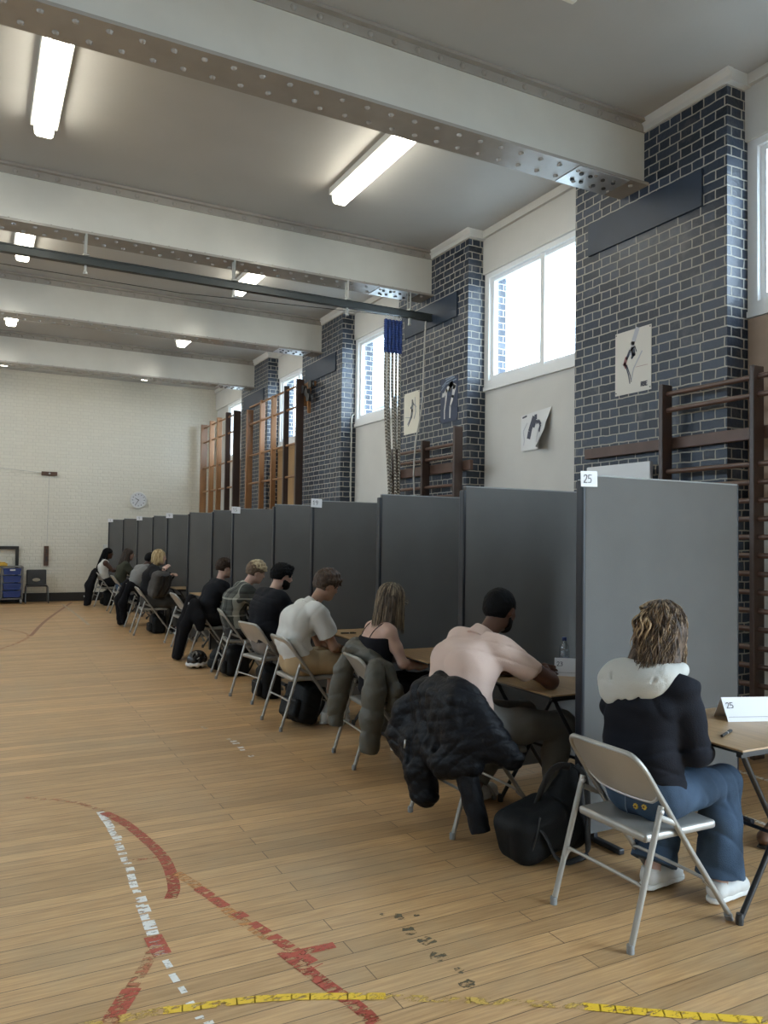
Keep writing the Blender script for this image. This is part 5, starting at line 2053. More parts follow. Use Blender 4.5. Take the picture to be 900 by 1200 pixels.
# 2: broad person in a pale pink polo shirt, hands clasped on the desk
PINKC = cloth('pale_pink_pique', (.66, .50, .43), noise=.05, bump=.3)
GREYT = cloth('grey_chino', (.175, .170, .158), noise=.12)
p2r, B2 = person((2.57, 3.775, 0), 3, 'broad person in a pale pink polo shirt and grey trousers, hands clasped on the desk', dict(
    h=.0062, seed=23, skin=SK_BROWN, brow=BROWD, g=1.20, sw=.190, tw=2, jaw=1.15, hg=1.05,
    pelvis=(-.06, 0, .54), waist=(-.13, 0, .70), chest=(-.08, 0, .87), neck=(.055, 0, 1.03), head=(.175, -.01, 1.175), hyaw=14, hpitch=12,
    elbR=(.335, -.255, .785), wrR=(.480, -.060, .790), elbL=(.34, .24, .785), wrL=(.485, .055, .795),
    hdR=(.42, .85, .12), hdL=(.42, -.85, .05), hnR=(.75, -.45, -.4), hnL=(.75, .45, -.35), curl=.75,
    kneeR=(.50, -.17, .505), ankR=(.42, -.17, .090), kneeL=(.50, .17, .505), ankL=(.16, .20, .095), toe={-1: -.1, 1: .3},
    top=dict(sleeve='short', mat=PINKC, hem=.585, t=.012, st=.014, sl=.56, fold=.009, collar=PINKC, loose=True),
    legs=dict(mat=GREYT, t=.014, fold=.008), shoe=WHT, beard=hair_mat('short_black_beard', (.012, .009, .008), .7),
    hair=dict(kind='buzz', mat=HBK, vol=.004, rough=.0010, line=.05, low=.055)))

# 3: long haired person in a black strappy top
HL1 = hair_mat('ash_brown_hair', (.13, .095, .065), dark=(.045, .032, .024))
HL2 = hair_mat('ash_blonde_highlights', (.30, .23, .15), dark=(.12, .09, .055))
p3r, B3 = person((2.65, 5.08, 0), -3, 'person with long straight highlighted hair and glasses, in a black strappy top', dict(
    h=.0075, seed=31, skin=SK_PALE, brow=BROWL, g=.90, sw=.150, tw=2,
    pelvis=(-.03, 0, .515), waist=(-.07, 0, .68), chest=(-.055, 0, .83), neck=(-.01, 0, .975), head=(.065, -.005, 1.135), hyaw=8, hpitch=14,
    elbR=(.06, -.205, .70), wrR=(.25, -.11, .655), elbL=(.08, .21, .70), wrL=(.27, .12, .655), hdR=(.95, .2, .1), hdL=(.95, -.2, .1), hnR=(0, .2, 1), hnL=(0, -.2, 1),
    kneeR=(.42, -.11, .50), ankR=(.33, -.12, .09), kneeL=(.42, .12, .50), ankL=(.20, .12, .09),
    top=dict(sleeve='none', cut=.878, cutn=(-.05, 0, 1), mat=cloth('black_jersey', (.012, .012, .016)), hem=.50, t=.007, fold=.003, name='strappy_top'),
    legs=dict(mat=cloth('black_trousers', (.014, .014, .017)), flare=.04), shoe=WHT,
    hair=dict(kind='long', mat=HL1, mat2=HL2, len=.24, wave=.0015, n=420, spread=.012, r=.0036, az=(50, 310), back=.14, nK=12, ears=False)))
for sg in (-1, 1):
    pts = [(-.150, sg * .068, .850), (-.128, sg * .078, .900), (-.088, sg * .088, .945), (-.035, sg * .094, .974), (.020, sg * .094, .955), (.058, sg * .084, .890)]
    MB().tube(smooth_path(pts, 5), .0034, 6).build('strap', KNBLK, p3r, True)
Hd, HM = B3['Hd'], B3['HM']
f, l, u = HM
gl = MB()
for sg in (-1, 1):
    cc = Hd + .106 * f + .033 * sg * l + .002 * u
    gl.tube([cc + l * .021 * math.cos(a) + u * .017 * math.sin(a) for a in np.linspace(0, 2 * PI, 17)], .0022, 6)
    gl.tube([cc + sg * l * .021, Hd + sg * l * .079 + .06 * f + .004 * u, Hd + sg * l * .080 - .0 * f + .004 * u], .0018, 6)
gl.tube([Hd + .106 * f + .012 * l, Hd + .106 * f - .012 * l], .0018, 6)
gl.build('glasses', mat('thin_metal_rim', (.25, .2, .15), .3, metal=.7), p3r, True)
lap = empty('tablet', (2.65 + .36, 5.06, .675), 0, 'dark tablet held in the lap of the person in the strappy top', 'tablet')
MB().cbox(-.09, .09, -.13, .13, -.004, .004, .003, Matrix.Rotation(-.25, 4, 'Y')).build('tablet_body', mat('dark_tablet', (.03, .025, .025), .35), lap)

# 4: white polo shirt, tan shorts
WPOLO = cloth('white_cotton', (.60, .60, .575), noise=.04, bump=.2)
TAN = cloth('tan_cotton', (.42, .305, .175), noise=.10)
p4r, B4 = person((2.535, 6.32, 0), 0, 'person with curly dark hair in a white polo shirt and tan shorts, leaning forward', dict(
    h=.0078, seed=42, skin=SK_TAN, brow=BROWD, g=1.02, sw=.172,
    pelvis=(-.05, 0, .52), waist=(-.115, 0, .70), chest=(-.065, 0, .87), neck=(.06, 0, 1.01), head=(.200, 0, 1.165), hyaw=-6, hpitch=22,
    elbR=(.185, -.20, .655), wrR=(.34, -.04, .60), elbL=(.22, .2, .64), wrL=(.37, .06, .60), hdR=(.7, .6, 0), hdL=(.7, -.6, 0),
    kneeR=(.40, -.15, .51), ankR=(.15, -.17, .10), kneeL=(.40, .16, .51), ankL=(.28, .12, .10),
    top=dict(sleeve='short', mat=WPOLO, hem=.52, t=.017, st=.016, sl=.66, fold=.009, collar=WPOLO, loose=True),
    legs=dict(mat=TAN, len=.98, t=.020, fold=.006, name='shorts'), shoe=WHT, sock=mat('grey_white_sock', (.42, .42, .40), .8),
    hair=dict(kind='curly', mat=hair_mat('brown_short_sides', (.075, .047, .032)), top=HBR, vol=.016, rough=.004, fq=120, curls=190, line=.045, low=.052)))
n_ = B4['Nk']
MB().tube([n_ + V(.05 * math.cos(a) - .0, .064 * math.sin(a), .018 + .02 * math.cos(a)) * V(1, 1, 1) for a in np.linspace(0.4, 5.9, 20)], .004, 6).build('lanyard', KNBLK, p4r, True)

# 5: bearded, black jumper
p5r, B5 = person((2.605, 7.45, 0), 6, 'bearded person with short black hair in a black jumper', dict(
    h=.0085, seed=53, skin=SK_PALE, brow=BROWD, g=1.12, sw=.188,
    pelvis=(.01, 0, .53), waist=(-.045, 0, .70), chest=(-.025, 0, .88), neck=(.03, 0, 1.035), head=(.140, 0, 1.190), hyaw=-8, hpitch=12,
    elbR=(.20, -.24, .75), wrR=(.40, -.08, .77), elbL=(.22, .24, .76), wrL=(.42, .10, .77),
    kneeR=(.46, -.15, .51), ankR=(.34, -.15, .09), kneeL=(.46, .15, .51), ankL=(.36, .15, .09),
    top=dict(sleeve='long', mat=KNBLK, hem=.55, t=.018, st=.010, fold=.011, neck=.03),
    legs=dict(mat=cloth('taupe_trousers', (.20, .17, .145))), shoe=BLKSH, beard=hair_mat('black_beard', (.014, .011, .010), .7),
    hair=dict(kind='short', mat=HBK, vol=.012, rough=.004, line=.045, low=.045, quiff=True)))


# 6: bleached hair, checked jacket
def plaid():
    m, nt, b = nodes_of('green_black_check_wool', .9)
    tc = N(nt, 'ShaderNodeTexCoord')
    sp = N(nt, 'ShaderNodeSeparateXYZ')
    nt.links.new(tc.outputs['Object'], sp.inputs[0])
    outs = []
    for ax, per, off in ((1, .17, .03), (2, .19, .08)):
        a = N(nt, 'ShaderNodeMath', operation='ADD')
        a.inputs[1].default_value = 5 + off
        nt.links.new(sp.outputs[ax], a.inputs[0])
        md = N(nt, 'ShaderNodeMath', operation='MODULO')
        md.inputs[1].default_value = per
        nt.links.new(a.outputs[0], md.inputs[0])
        r = N(nt, 'ShaderNodeValToRGB')
        r.color_ramp.interpolation = 'CONSTANT'
        e = r.color_ramp.elements
        e[0].color = (.03, .035, .032, 1)
        e[1].position = .055 / 1
        e[1].color = (.42, .42, .36, 1)
        for p, c in ((.078, (.03, .035, .03)), (.085, (.09, .095, .085)), (.125, (.015, .015, .015)), (.15, (.05, .056, .05))):
            x = e.new(p)
            x.color = (*c, 1)
        nt.links.new(md.outputs[0], r.inputs[0])
        outs.append(r)
    mx = N(nt, 'ShaderNodeMix', data_type='RGBA')
    mx.inputs[0].default_value = .5
    nt.links.new(outs[0].outputs[0], mx.inputs[6])
    nt.links.new(outs[1].outputs[0], mx.inputs[7])
    nt.links.new(mx.outputs[2], b.inputs['Base Color'])
    return m


BLD = hair_mat('bleached_blonde_hair', (.52, .44, .28), dark=(.28, .21, .12))
p6r, B6 = person((2.73, 8.78, 0), -6, 'person with bleached blond hair in a green and black checked jacket', dict(
    h=.009, seed=64, skin=SK_PALE, brow=BROWD, g=1.05, sw=.178,
    pelvis=(-.05, 0, .53), waist=(-.10, 0, .70), chest=(-.06, 0, .86), neck=(.04, 0, 1.02), head=(.170, 0, 1.170), hyaw=-4, hpitch=18,
    elbR=(.24, -.22, .76), wrR=(.44, -.08, .78), elbL=(.24, .22, .76), wrL=(.44, .08, .78),
    kneeR=(.46, -.14, .51), ankR=(.34, -.15, .09), kneeL=(.46, .14, .51), ankL=(.36, .15, .09),
    top=dict(sleeve='long', mat=plaid(), hem=.44, t=.022, st=.016, fold=.006, name='checked_jacket', neck=.03),
    legs=dict(mat=cloth('charcoal_trousers', (.04, .04, .042))), shoe=BLKSH,
    hair=dict(kind='short', mat=hair_mat('light_brown_sides', (.14, .09, .055)), top=BLD, vol=.010, rough=.004, line=.045, low=.050, curls=90)))

# 7: dark haired, leaning right over the desk
p7r, B7 = person((2.72, 10.12, 0), 0, 'person with short dark brown hair in a black jumper, leaning far forward', dict(
    h=.010, seed=75, skin=SK_PALE, brow=BROWD, g=1.02, sw=.172,
    pelvis=(-.02, 0, .53), waist=(-.01, 0, .70), chest=(.06, 0, .86), neck=(.13, 0, 1.00), head=(.205, 0, 1.165), hyaw=-4, hpitch=10,
    elbR=(.30, -.20, .76), wrR=(.48, -.06, .78), elbL=(.30, .2, .76), wrL=(.48, .08, .78),
    kneeR=(.46, -.14, .51), ankR=(.34, -.15, .09), kneeL=(.46, .14, .51), ankL=(.36, .15, .09),
    top=dict(sleeve='long', mat=KNBLK, hem=.47, t=.018, st=.012, fold=.006),
    legs=dict(mat=cloth('black_trousers', (.014, .014, .017))), shoe=BLKSH,
    hair=dict(kind='fringe', mat=hair_mat('chestnut_dark_hair', (.045, .028, .02)), vol=.014, rough=.003, line=.025, low=.045)))

# 8: blond bob, dark jacket, holding a backpack
BOB = hair_mat('golden_blond_hair', (.46, .34, .17), dark=(.22, .15, .07))
p8r, B8 = person((2.55, 12.98, 0), -8, 'person with a chin length blond bob holding a grey backpack', dict(
    h=.011, seed=86, skin=SK_PALE, brow=BROWL, g=1.04, sw=.175,
    pelvis=(-.03, 0, .53), waist=(-.05, 0, .72), chest=(-.02, 0, .91), neck=(.03, 0, 1.075), head=(.110, 0, 1.230), hyaw=-14, hpitch=6,
    elbR=(.06, -.30, .90), wrR=(.15, -.33, 1.03), elbL=(.22, .16, .84), wrL=(.30, -.10, .94), hdR=(.6, .2, .6), hnR=(.3, .6, -.5), hdL=(.4, -.8, .2),
    kneeR=(.42, -.16, .51), ankR=(.40, -.16, .09), kneeL=(.44, .14, .51), ankL=(.34, .14, .09),
    top=dict(sleeve='long', mat=cloth('black_jacket_cloth', (.016, .016, .018)), hem=.5, t=.02, st=.012, fold=.006, name='jacket', neck=.03),
    legs=dict(mat=cloth('dark_grey_trousers', (.055, .053, .05)), t=.03, fold=.008), shoe=BLKSH,
    hair=dict(kind='bob', mat=BOB, mat2=hair_mat('pale_blond_locks', (.62, .50, .29), dark=(.4, .3, .15)), len=.11, n=220, r=.006, spread=.03, az=(48, 312), nK=9, ears=False)))

# 9: grey hoodie, mostly hidden
GH = cloth('mid_grey_jersey', (.22, .22, .215), noise=.1)
p9r, B9 = person((2.60, 14.22, 0), 0, 'person in a mid grey hoodie, mostly hidden behind the blond person', dict(
    h=.013, seed=97, skin=SK_DARK, brow=BROWD, g=1.05, sw=.178,
    pelvis=(-.04, 0, .53), waist=(-.09, 0, .70), chest=(-.03, 0, .87), neck=(.05, 0, 1.02), head=(.170, 0, 1.150), hyaw=0, hpitch=20,
    elbR=(.20, -.22, .76), wrR=(.42, -.08, .78), elbL=(.22, .22, .76), wrL=(.42, .08, .78),
    kneeR=(.46, -.14, .51), ankR=(.34, -.15, .09), kneeL=(.46, .14, .51), ankL=(.36, .15, .09),
    top=dict(sleeve='long', mat=GH, hem=.47, t=.022, st=.012, fold=.006, name='hoodie'),
    legs=dict(mat=cloth('black_trousers', (.014, .014, .017))), shoe=BLKSH,
    hair=dict(kind='buzz', mat=HBK, vol=.004, rough=.001, low=.055)))
s = SDF(B9['Nk'] - V(.26, .22, .18), B9['Nk'] + V(.18, .22, .1), .010)
ring = [B9['Nk'] + V(-.085 * math.cos(a), .10 * math.sin(a), .01 - .03 * math.cos(a)) for a in np.linspace(-2.3, 2.3, 13)]
s.path(ring, [.028 + .02 * max(0, math.cos(a)) for a in np.linspace(-2.3, 2.3, 13)], k=.03)
s.ell(B9['Nk'] + V(-.11, 0, -.04), (.06, .11, .07), k=.03)
s.mesh('hood', GH, p9r, 1)

# 10: long brown hair, olive top
HLB = hair_mat('long_brown_hair', (.055, .035, .025), dark=(.02, .013, .01))
person((2.74, 16.79, 0), 0, 'person with long brown hair in an olive long sleeved top and jeans', dict(
    h=.013, seed=108, skin=SK_PALE, brow=BROWD, g=.92, sw=.155,
    pelvis=(-.03, 0, .52), waist=(-.08, 0, .69), chest=(-.04, 0, .87), neck=(.02, 0, 1.02), head=(.080, 0, 1.180), hyaw=-10, hpitch=4,
    elbR=(.14, -.20, .78), wrR=(.36, -.10, .77), elbL=(.16, .2, .78), wrL=(.36, .1, .77),
    kneeR=(.42, -.12, .50), ankR=(.34, -.14, .09), kneeL=(.42, .12, .50), ankL=(.30, .14, .09),
    top=dict(sleeve='long', mat=cloth('olive_jersey', (.055, .058, .042)), hem=.50, t=.012, fold=.005),
    legs=dict(mat=DENIM), shoe=WHT,
    hair=dict(kind='long', mat=HLB, len=.30, n=160, r=.007, az=(70, 290), back=.28, nK=9)))
# 11: braids, white sleeveless top
person((2.62, 18.40, 0), 2, 'person with long black braids in a white sleeveless top, farthest along the row', dict(
    h=.013, seed=119, skin=SK_DARK, brow=BROWD, g=.96, sw=.165,
    pelvis=(-.02, 0, .52), waist=(-.08, 0, .69), chest=(-.08, 0, .86), neck=(-.04, 0, 1.01), head=(.030, 0, 1.165), hyaw=-8, hpitch=6,
    elbR=(.10, -.21, .78), wrR=(.33, -.10, .80), elbL=(.12, .21, .78), wrL=(.33, .1, .80),
    kneeR=(.42, -.12, .50), ankR=(.34, -.14, .09), kneeL=(.42, .12, .50), ankL=(.30, .14, .09),
    top=dict(sleeve='none', mat=WPOLO, hem=.52, t=.010, fold=.004, name='sleeveless_top'),
    legs=dict(mat=cloth('black_trousers', (.014, .014, .017))), shoe=WHT,
    hair=dict(kind='braids', mat=HBK, len=.42, back=.34)))
# ================================================================== coats over the chair backs
def near_chair(i):
    x, y, a = CHAIRS[i]
    return (x, y, 0), math.radians(a)


def quilt(s, amp, per, tilt=(0, 0, 1), seed=0, off=0):
    q = np.random.RandomState(seed).rand(4) * 6
    t = V(*tilt) / np.linalg.norm(tilt)
    def fn(X, Y, Z):
        w = (X * t[0] + Y * t[1] + Z * t[2] + off) / per + .10 * np.sin(Y * 14 + q[0]) + .08 * np.sin(X * 22 + q[1])
        return -amp * (np.abs(np.sin(PI * w)) ** .45 - .65) + amp * .25 * np.sin(Y * 55 + q[2] + 3 * np.sin(Z * 20)) * np.sin(Z * 30 + q[3])
    return s.disp(fn)


PUFF = mat('black_quilted_nylon', (.006, .007, .010), .5, noise=.2, nscale=6, bump=.5, bscale=45, spec=.18)
PUFFB = mat('inky_blue_nylon', (.008, .012, .026), .42, bump=.3, bscale=60, spec=.4)
OLIVE = mat('olive_quilted_nylon', (.085, .080, .062), .55, noise=.15, nscale=6, bump=.3, bscale=70)
ZIP = mat('silver_zip', (.5, .5, .5), .3, metal=.8)

loc, rz = near_chair(1)
loc = (loc[0] + .035, loc[1] - .055, -.035)
r = empty('puffer_coat', loc, rz, 'black quilted puffer coat slung over the chair back of the person in pink', 'coat')
s = SDF((-.52, -.52, .03), (.10, .52, .92), .007)
s.path([(-.24, .17, .775), (-.255, .06, .80), (-.25, -.10, .79), (-.20, -.19, .72)], [.055, .065, .065, .06], k=.04)
s.box((-.315, .02, .60), (.055, .235, .20), .05, k=.06)
s.path([(-.27, .20, .74), (-.33, .33, .60), (-.34, .36, .47), (-.32, .28, .34)], [.06, .075, .085, .065], k=.06)
s.path([(-.23, -.15, .76), (-.19, -.26, .63), (-.10, -.345, .475)], [.06, .06, .045], k=.06)
s.path([(-.30, -.05, .62), (-.25, -.22, .54), (-.10, -.37, .47)], [.08, .075, .03], k=.06)
s.path([(-.24, -.17, .72), (-.16, -.28, .60), (-.06, -.38, .48)], [.05, .05, .028], k=.06)
s.path([(-.32, .10, .50), (-.33, -.10, .42), (-.27, -.26, .42)], [.09, .075, .055], k=.06)
s.path([(-.33, .20, .45), (-.35, .12, .32), (-.35, .09, .23)], [.10, .085, .07], k=.06)
s.ell((-.35, .085, .20), (.075, .095, .065), k=.03)
s.ell((-.02, .06, .62), (.19, .28, .12), op='s', k=.05)
s.cone((-.42, -.04, .62), (-.37, -.12, .44), .016, .022, op='s', k=.03)
s.cone((-.40, .16, .62), (-.43, .12, .38), .012, .014, op='s', k=.03)
s.cone((-.40, -.10, .70), (-.40, -.02, .50), .008, .012, op='s', k=.03)
quilt(s, .0060, .062, (.1, .30, 1), 3)
s.folds(.014, 26, seed=4)
co = s.mesh('coat_body', PUFF, r, 1)
s = SDF((-.42, -.52, .02), (-.1, -.08, .55), .007)
s.cone((-.28, -.20, .44), (-.255, -.33, .11), .062, .050, k=0, flat=True)
quilt(s, .006, .085, (0, -.3, 1), 8)
s.folds(.004, 30, seed=14)
s.mesh('sleeve', PUFF, r, 1)
s = SDF((-.48, -.06, .08), (-.24, .24, .30), .007)
s.cone((-.35, .12, .27), (-.345, .07, .17), .055, .058, k=0, flat=True)
s.folds(.004, 30, seed=15)
s.mesh('sleeve', PUFF, r, 1)
MB().tube([(-.425, .17, .485), (-.432, .165, .465), (-.432, .168, .44)], .007, 8).tube([(-.43, .13, .33), (-.43, .115, .315)], .006, 8).tube([(-.425, .10, .30), (-.425, .09, .285)], .006, 8).build('zip_pull', ZIP, r, True)

loc, rz = near_chair(2)
loc = (loc[0] + .04, loc[1] - .035, 0)
r = empty('puffer_coat', loc, rz, 'olive quilted coat on a chair back, both sleeves dangling, behind the strappy top', 'coat')
for nm, pts, rr, sd in (('sleeve', [(-.225, .235, .735), (-.265, .275, .58), (-.295, .295, .40), (-.31, .30, .20)], [.054, .072, .072, .060], 1),
                        ('sleeve', [(-.20, -.225, .69), (-.22, -.265, .55), (-.245, -.285, .36), (-.265, -.295, .13)], [.060, .080, .078, .062], 2)):
    s = SDF((-.42, min(p[1] for p in pts) - .1, .05), (-.08, max(p[1] for p in pts) + .1, .86), .007)
    for i in range(3):
        s.cone(pts[i], pts[i + 1], rr[i], rr[i + 1], k=.02, flat=(i == 2))
    quilt(s, .013, .150, (0, 0, 1), sd, off=.03)
    s.folds(.006, 30, seed=20 + sd)
    s.mesh(nm, OLIVE, r, 1)
s = SDF((-.34, -.42, .34), (.14, .36, .92), .007)
s.path([(-.235, .235, .745), (-.225, .12, .785), (-.17, -.05, .745), (-.11, -.20, .66), (-.075, -.285, .53), (-.10, -.29, .42)], [.05, .062, .055, .05, .045, .035], k=.04)
s.path([(-.17, .10, .74), (-.12, -.05, .66), (-.05, -.20, .56), (-.03, -.28, .48)], [.045, .04, .035, .03], k=.03)
s.box((-.135, -.02, .60), (.02, .19, .14), .02, k=.04, M=np.array([[.97, 0, .22], [0, 1, 0], [-.22, 0, .97]]))
s.path([(-.11, .14, .50), (-.11, -.15, .47)], [.04, .04], k=.04)
quilt(s, .010, .10, (0, .5, 1), 5)
s.folds(.006, 30, seed=24)
s.mesh('coat_body', OLIVE, r, 1)

WOOLB = mat('black_wool', (.010, .010, .012), .85, spec=.1, noise=.2, nscale=8, bump=.3, bscale=120)
LOGO = mat('white_mark', (.6, .6, .6), .5)
for i, lab, pts, mk, sd in (
        (6, 'long black coat hanging to the floor from the chair beside the cycle helmet', [[(-.22, .16, .74), (-.30, .12, .45), (-.38, .10, .06)], [(-.23, 0, .77), (-.33, -.02, .45), (-.41, -.02, .05)], [(-.22, -.16, .74), (-.32, -.17, .45), (-.40, -.12, .06)], [(-.20, -.20, .70), (-.16, -.25, .55), (-.15, -.24, .42)]], (-.285, -.155, .715), 31),
        (9, 'dark coat heaped over the chair of the person in the grey hoodie', [[(-.23, .18, .72), (-.30, .18, .45), (-.33, .12, .12)], [(-.23, 0, .76), (-.36, 0, .45), (-.33, -.02, .06)], [(-.22, -.18, .72), (-.33, -.20, .40), (-.28, -.14, .08)], [(-.18, -.2, .70), (-.02, -.26, .58), (-.05, -.25, .4)]], None, 32),
        (11, 'black jacket hanging behind the farthest folding chair, with a small white mark', [[(-.24, .16, .74), (-.36, .12, .45), (-.38, .10, .10)], [(-.24, 0, .78), (-.38, -.02, .45), (-.42, -.02, .04)], [(-.24, -.10, .72), (-.36, -.10, .40), (-.38, -.10, .08)]], (-.47, -.04, .22), 33)):
    loc, rz = near_chair(i)
    r = empty('draped_coat', loc, rz, lab, 'coat')
    s = SDF((-.56, -.40, 0.0), (.12, .34, .90), .010)
    for p in pts:
        s.path(p, [.052, .062, .050], k=.07)
    s.folds(.014, 22, seed=sd, ax=(1, 1, .25))
    s.keep((0, 0, -1), -.012)
    s.mesh('coat_body', WOOLB, r, 1)
    if mk:
        MB().lathe([(.018, -.006), (.022, 0), (.018, .006)], mk, 10, 'x').build('white_mark', LOGO, r)

# ================================================================== bags
BAGM = mat('black_bag_fabric', (.009, .010, .011), .6, spec=.2, noise=.25, nscale=10, bump=.3, bscale=160)
STR = mat('black_webbing', (.010, .010, .011), .55, bump=.3, bscale=200)


def backpack(loc, rz, label, hf, tilt, m, straps=True, h=.009, seed=0, pocket=True):
    r = empty('backpack', loc, rz, label, 'bag')
    M = np.array(Matrix.Rotation(tilt, 3, 'Y')).T
    c = V(0, 0, 0) + V(0, 0, hf[2] * abs(math.cos(tilt)) + hf[0] * abs(math.sin(tilt)))
    R = max(hf) + .1
    s = SDF(c - R, c + R, h)
    s.box(c, hf, .055, M)
    s.ell(c + M[2] * hf[2] * .8, (hf[0] * .9, hf[1] * .85, .07), M, k=.05)
    s.folds(.008, 20, seed=seed)
    s.keep((0, 0, -1), -.003)
    b = s.mesh('bag_body', m, r, 1)
    if pocket:
        s = SDF(c - R, c + R, h)
        s.box(c - M[0] * (hf[0] + .012) - M[2] * hf[2] * .30, (.035, hf[1] * .75, hf[2] * .50), .03, M)
        s.folds(.005, 24, seed=seed + 1)
        s.keep((0, 0, -1), -.004)
        po = s.mesh('front_pocket', m, r, 1)
        z = c - M[0] * (hf[0] + .046) + M[2] * hf[2] * .10
        MB().tube([z - M[1] * hf[1] * .6, z, z + M[1] * hf[1] * .6], .003, 6).build('zip', HOLE, po)
    if straps:
        for sg in (-1, 1):
            a = c + M[0] * hf[0] + M[1] * sg * hf[1] * .45 + M[2] * hf[2] * .85
            pts = [a, a + M[0] * .05 + M[2] * .02, a + M[0] * .07 - M[2] * hf[2] * .7, a + M[0] * .035 - M[2] * hf[2] * 1.3, a - M[2] * hf[2] * 1.6 + M[0] * .005]
            pts = [V(p[0], p[1], max(p[2], .014)) for p in pts]
            MB().tube(smooth_path(pts, 6), .024, 10, sq=(1, .35)).build('strap', STR, r, True, 60)
        t = c + M[2] * (hf[2] + .03)
        MB().tube(smooth_path([t + M[1] * .03, t + M[1] * .02 + M[2] * .04, t - M[1] * .02 + M[2] * .04, t - M[1] * .03], 5), .006, 8).build('handle', STR, r, True, 60)
    return r


# big black bag lying beside the pink shirt's chair
r = empty('backpack', (2.55, 3.19, 0), 0, 'black backpack slumped on the floor between the two nearest chairs', 'bag')
s = SDF((-.30, -.26, -.01), (.40, .26, .52), .007)
s.box((-.03, 0, .135), (.165, .125, .125), .07, M=np.array([[.96, 0, .26], [0, 1, 0], [-.26, 0, .96]]))
s.path([(.10, .02, .12), (.20, .03, .25), (.235, .03, .38)], [.10, .075, .045], k=.06)
s.ell((.20, -.02, .12), (.10, .10, .11), k=.05)
s.cone((-.12, -.14, .02), (-.06, -.14, .26), .006, .006, op='s', k=.012)
s.folds(.009, 20, seed=41)
s.keep((0, 0, -1), -.003)
s.mesh('bag_body', BAGM, r, 1)
MB().tube(smooth_path([(-.02, -.01, .24), (.02, -.03, .36), (.07, -.04, .43), (.13, -.04, .44), (.19, -.02, .42)], 6), .019, 10, sq=(.4, 1)).build('strap', STR, r, True, 60)
MB().tube(smooth_path([(.20, -.06, .44), (.225, -.10, .38), (.21, -.14, .25), (.20, -.15, .12), (.23, -.12, .03)], 6), .030, 10, sq=(1, .35)).build('strap', STR, r, True, 60)
MB().tube(smooth_path([(-.08, -.10, .20), (-.05, -.145, .13), (-.01, -.155, .05), (.05, -.165, .014), (.12, -.16, .014), (.20, -.15, .02)], 6), .014, 8, sq=(1, .4)).build('strap', STR, r, True, 60)
MB().tube(smooth_path([(-.13, -.115, .05), (-.105, -.13, .15), (-.075, -.12, .235)], 6), .004, 6).build('zip', HOLE, r)

backpack((2.50, 6.27, 0), math.radians(15), 'black backpack on the floor under the chair of the person in tan shorts', (.10, .16, .155), .25, BAGM, seed=51)
backpack((2.60, 7.42, 0), 0, 'black upright bag under the chair of the bearded person', (.10, .135, .15), 0, BAGM, straps=False, seed=52)
backpack((2.68, 8.80, 0), 0, 'wide black bag under the chair of the person in the checked jacket', (.13, .16, .15), 0, BAGM, straps=True, seed=53)
backpack((2.56, 9.14, 0), math.radians(40), 'small black rucksack on the floor beside the cycle helmet', (.06, .085, .10), .2, BAGM, seed=54)
backpack((2.66, 13.02, 0), 0, 'black bag under the chair of the blond person', (.11, .16, .14), 0, BAGM, straps=False, seed=55)
backpack((2.66, 18.40, 0), 0, 'black bag under the farthest folding chair', (.11, .15, .15), 0, BAGM, straps=False, seed=56)
backpack((2.78, 16.80, 0), 0, 'dark bag under the chair of the person in the olive top', (.11, .14, .13), 0, BAGM, straps=False, seed=58)
g = backpack((2.60, 12.66, .58), math.radians(-60), 'grey backpack held on the lap of the blond person', (.085, .15, .20), .30, mat('dark_grey_bag_fabric', (.075, .070, .065), .8, noise=.3, nscale=12, bump=.3, bscale=120), seed=57)

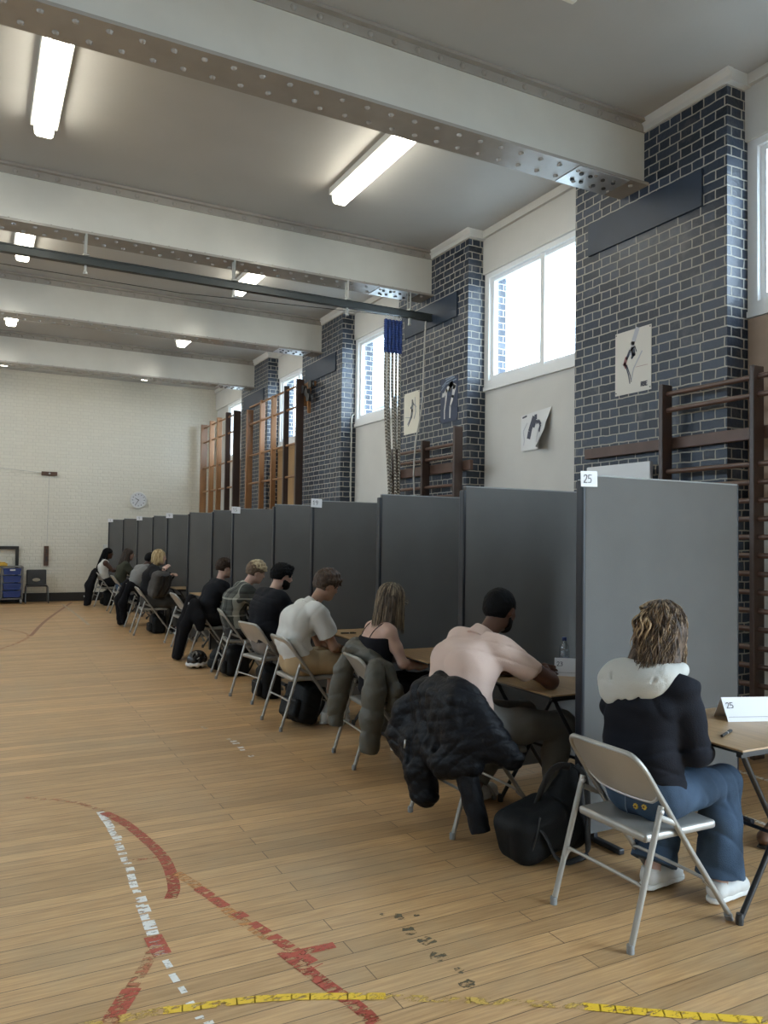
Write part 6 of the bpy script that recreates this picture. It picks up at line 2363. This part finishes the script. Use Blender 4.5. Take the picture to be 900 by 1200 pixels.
# cycle helmet
r = empty('cycle_helmet', (2.40, 9.42, 0), math.radians(30), 'black and white cycle helmet on the floor beside the long black coat', 'helmet')
s = SDF((-.17, -.15, -.01), (.17, .15, .25), .006)
s.ell((0, 0, .095), (.135, .105, .115), k=0)
s.keep((0, 0, -1), -.012)
for k in range(-2, 3):
    for xx in (-.075, 0.0, .075):
        s.ell((xx, k * .042, .185 - abs(k) * .022 - abs(xx) * .35), (.030, .011, .035), op='s', k=.006)
sh_ = s.mesh('shell', mat('black_helmet_shell', (.012, .012, .013), .25), r)
s = SDF((-.17, -.15, -.01), (.17, .15, .12), .006)
s.ell((0, 0, .05), (.145, .115, .055), k=0)
s.ell((0, 0, .05), (.132, .102, .08), op='s', k=0)
s.keep((0, 0, 1), .075)
s.keep((0, 0, -1), -.004)
s.disp(lambda X, Y, Z: .0025 * np.sin(np.arctan2(Y, X) * 9) + 0 * Z)
s.mesh('white_rim', mat('white_helmet_rim', (.65, .65, .64), .35), r)
mk = MB()
for (a, b, c) in ((-.06, -.085, .12), (.03, -.092, .11), (.08, -.06, .13), (-.02, -.07, .16)):
    mk.tube([(a - .02, b, c), (a + .012, b - .003, c + .014)], .004, 6)
mk.build('white_flash', LOGO, r)

# red phone in the hands of the person in white
t = empty('phone', (2.535 + .40, 6.32, .585), 0, 'red cased phone held by the person in tan shorts', 'phone')
MB().cbox(-.04, .08, -.045, .045, -.006, .006, .004, Matrix.Rotation(-.5, 4, 'Y')).build('phone_body', mat('red_case', (.22, .02, .02), .4), t)

# a brown shoe beyond the nearest desk
r = empty('shoe', (3.83, 2.80, 0), math.radians(200), 'brown leather shoe just beyond the nearest desk at the edge of the photo', 'shoe')
s = SDF((-.12, -.08, -.01), (.22, .08, .14), .006)
s.ell((.12, 0, .045), (.075, .043, .038), k=.03)
s.cone((0, 0, .06), (.12, 0, .045), .042, .036, k=.03)
s.keep((0, 0, -1), -.018)
s.mesh('upper', mat('brown_leather', (.10, .045, .022), .4), r)
MB().tube([(-.03, 0, .010), (.06, 0, .010), (.185, 0, .010)], [.038, .043, .030], 14, sq=(1, .25)).build('sole', BLACK, r, True, 50)
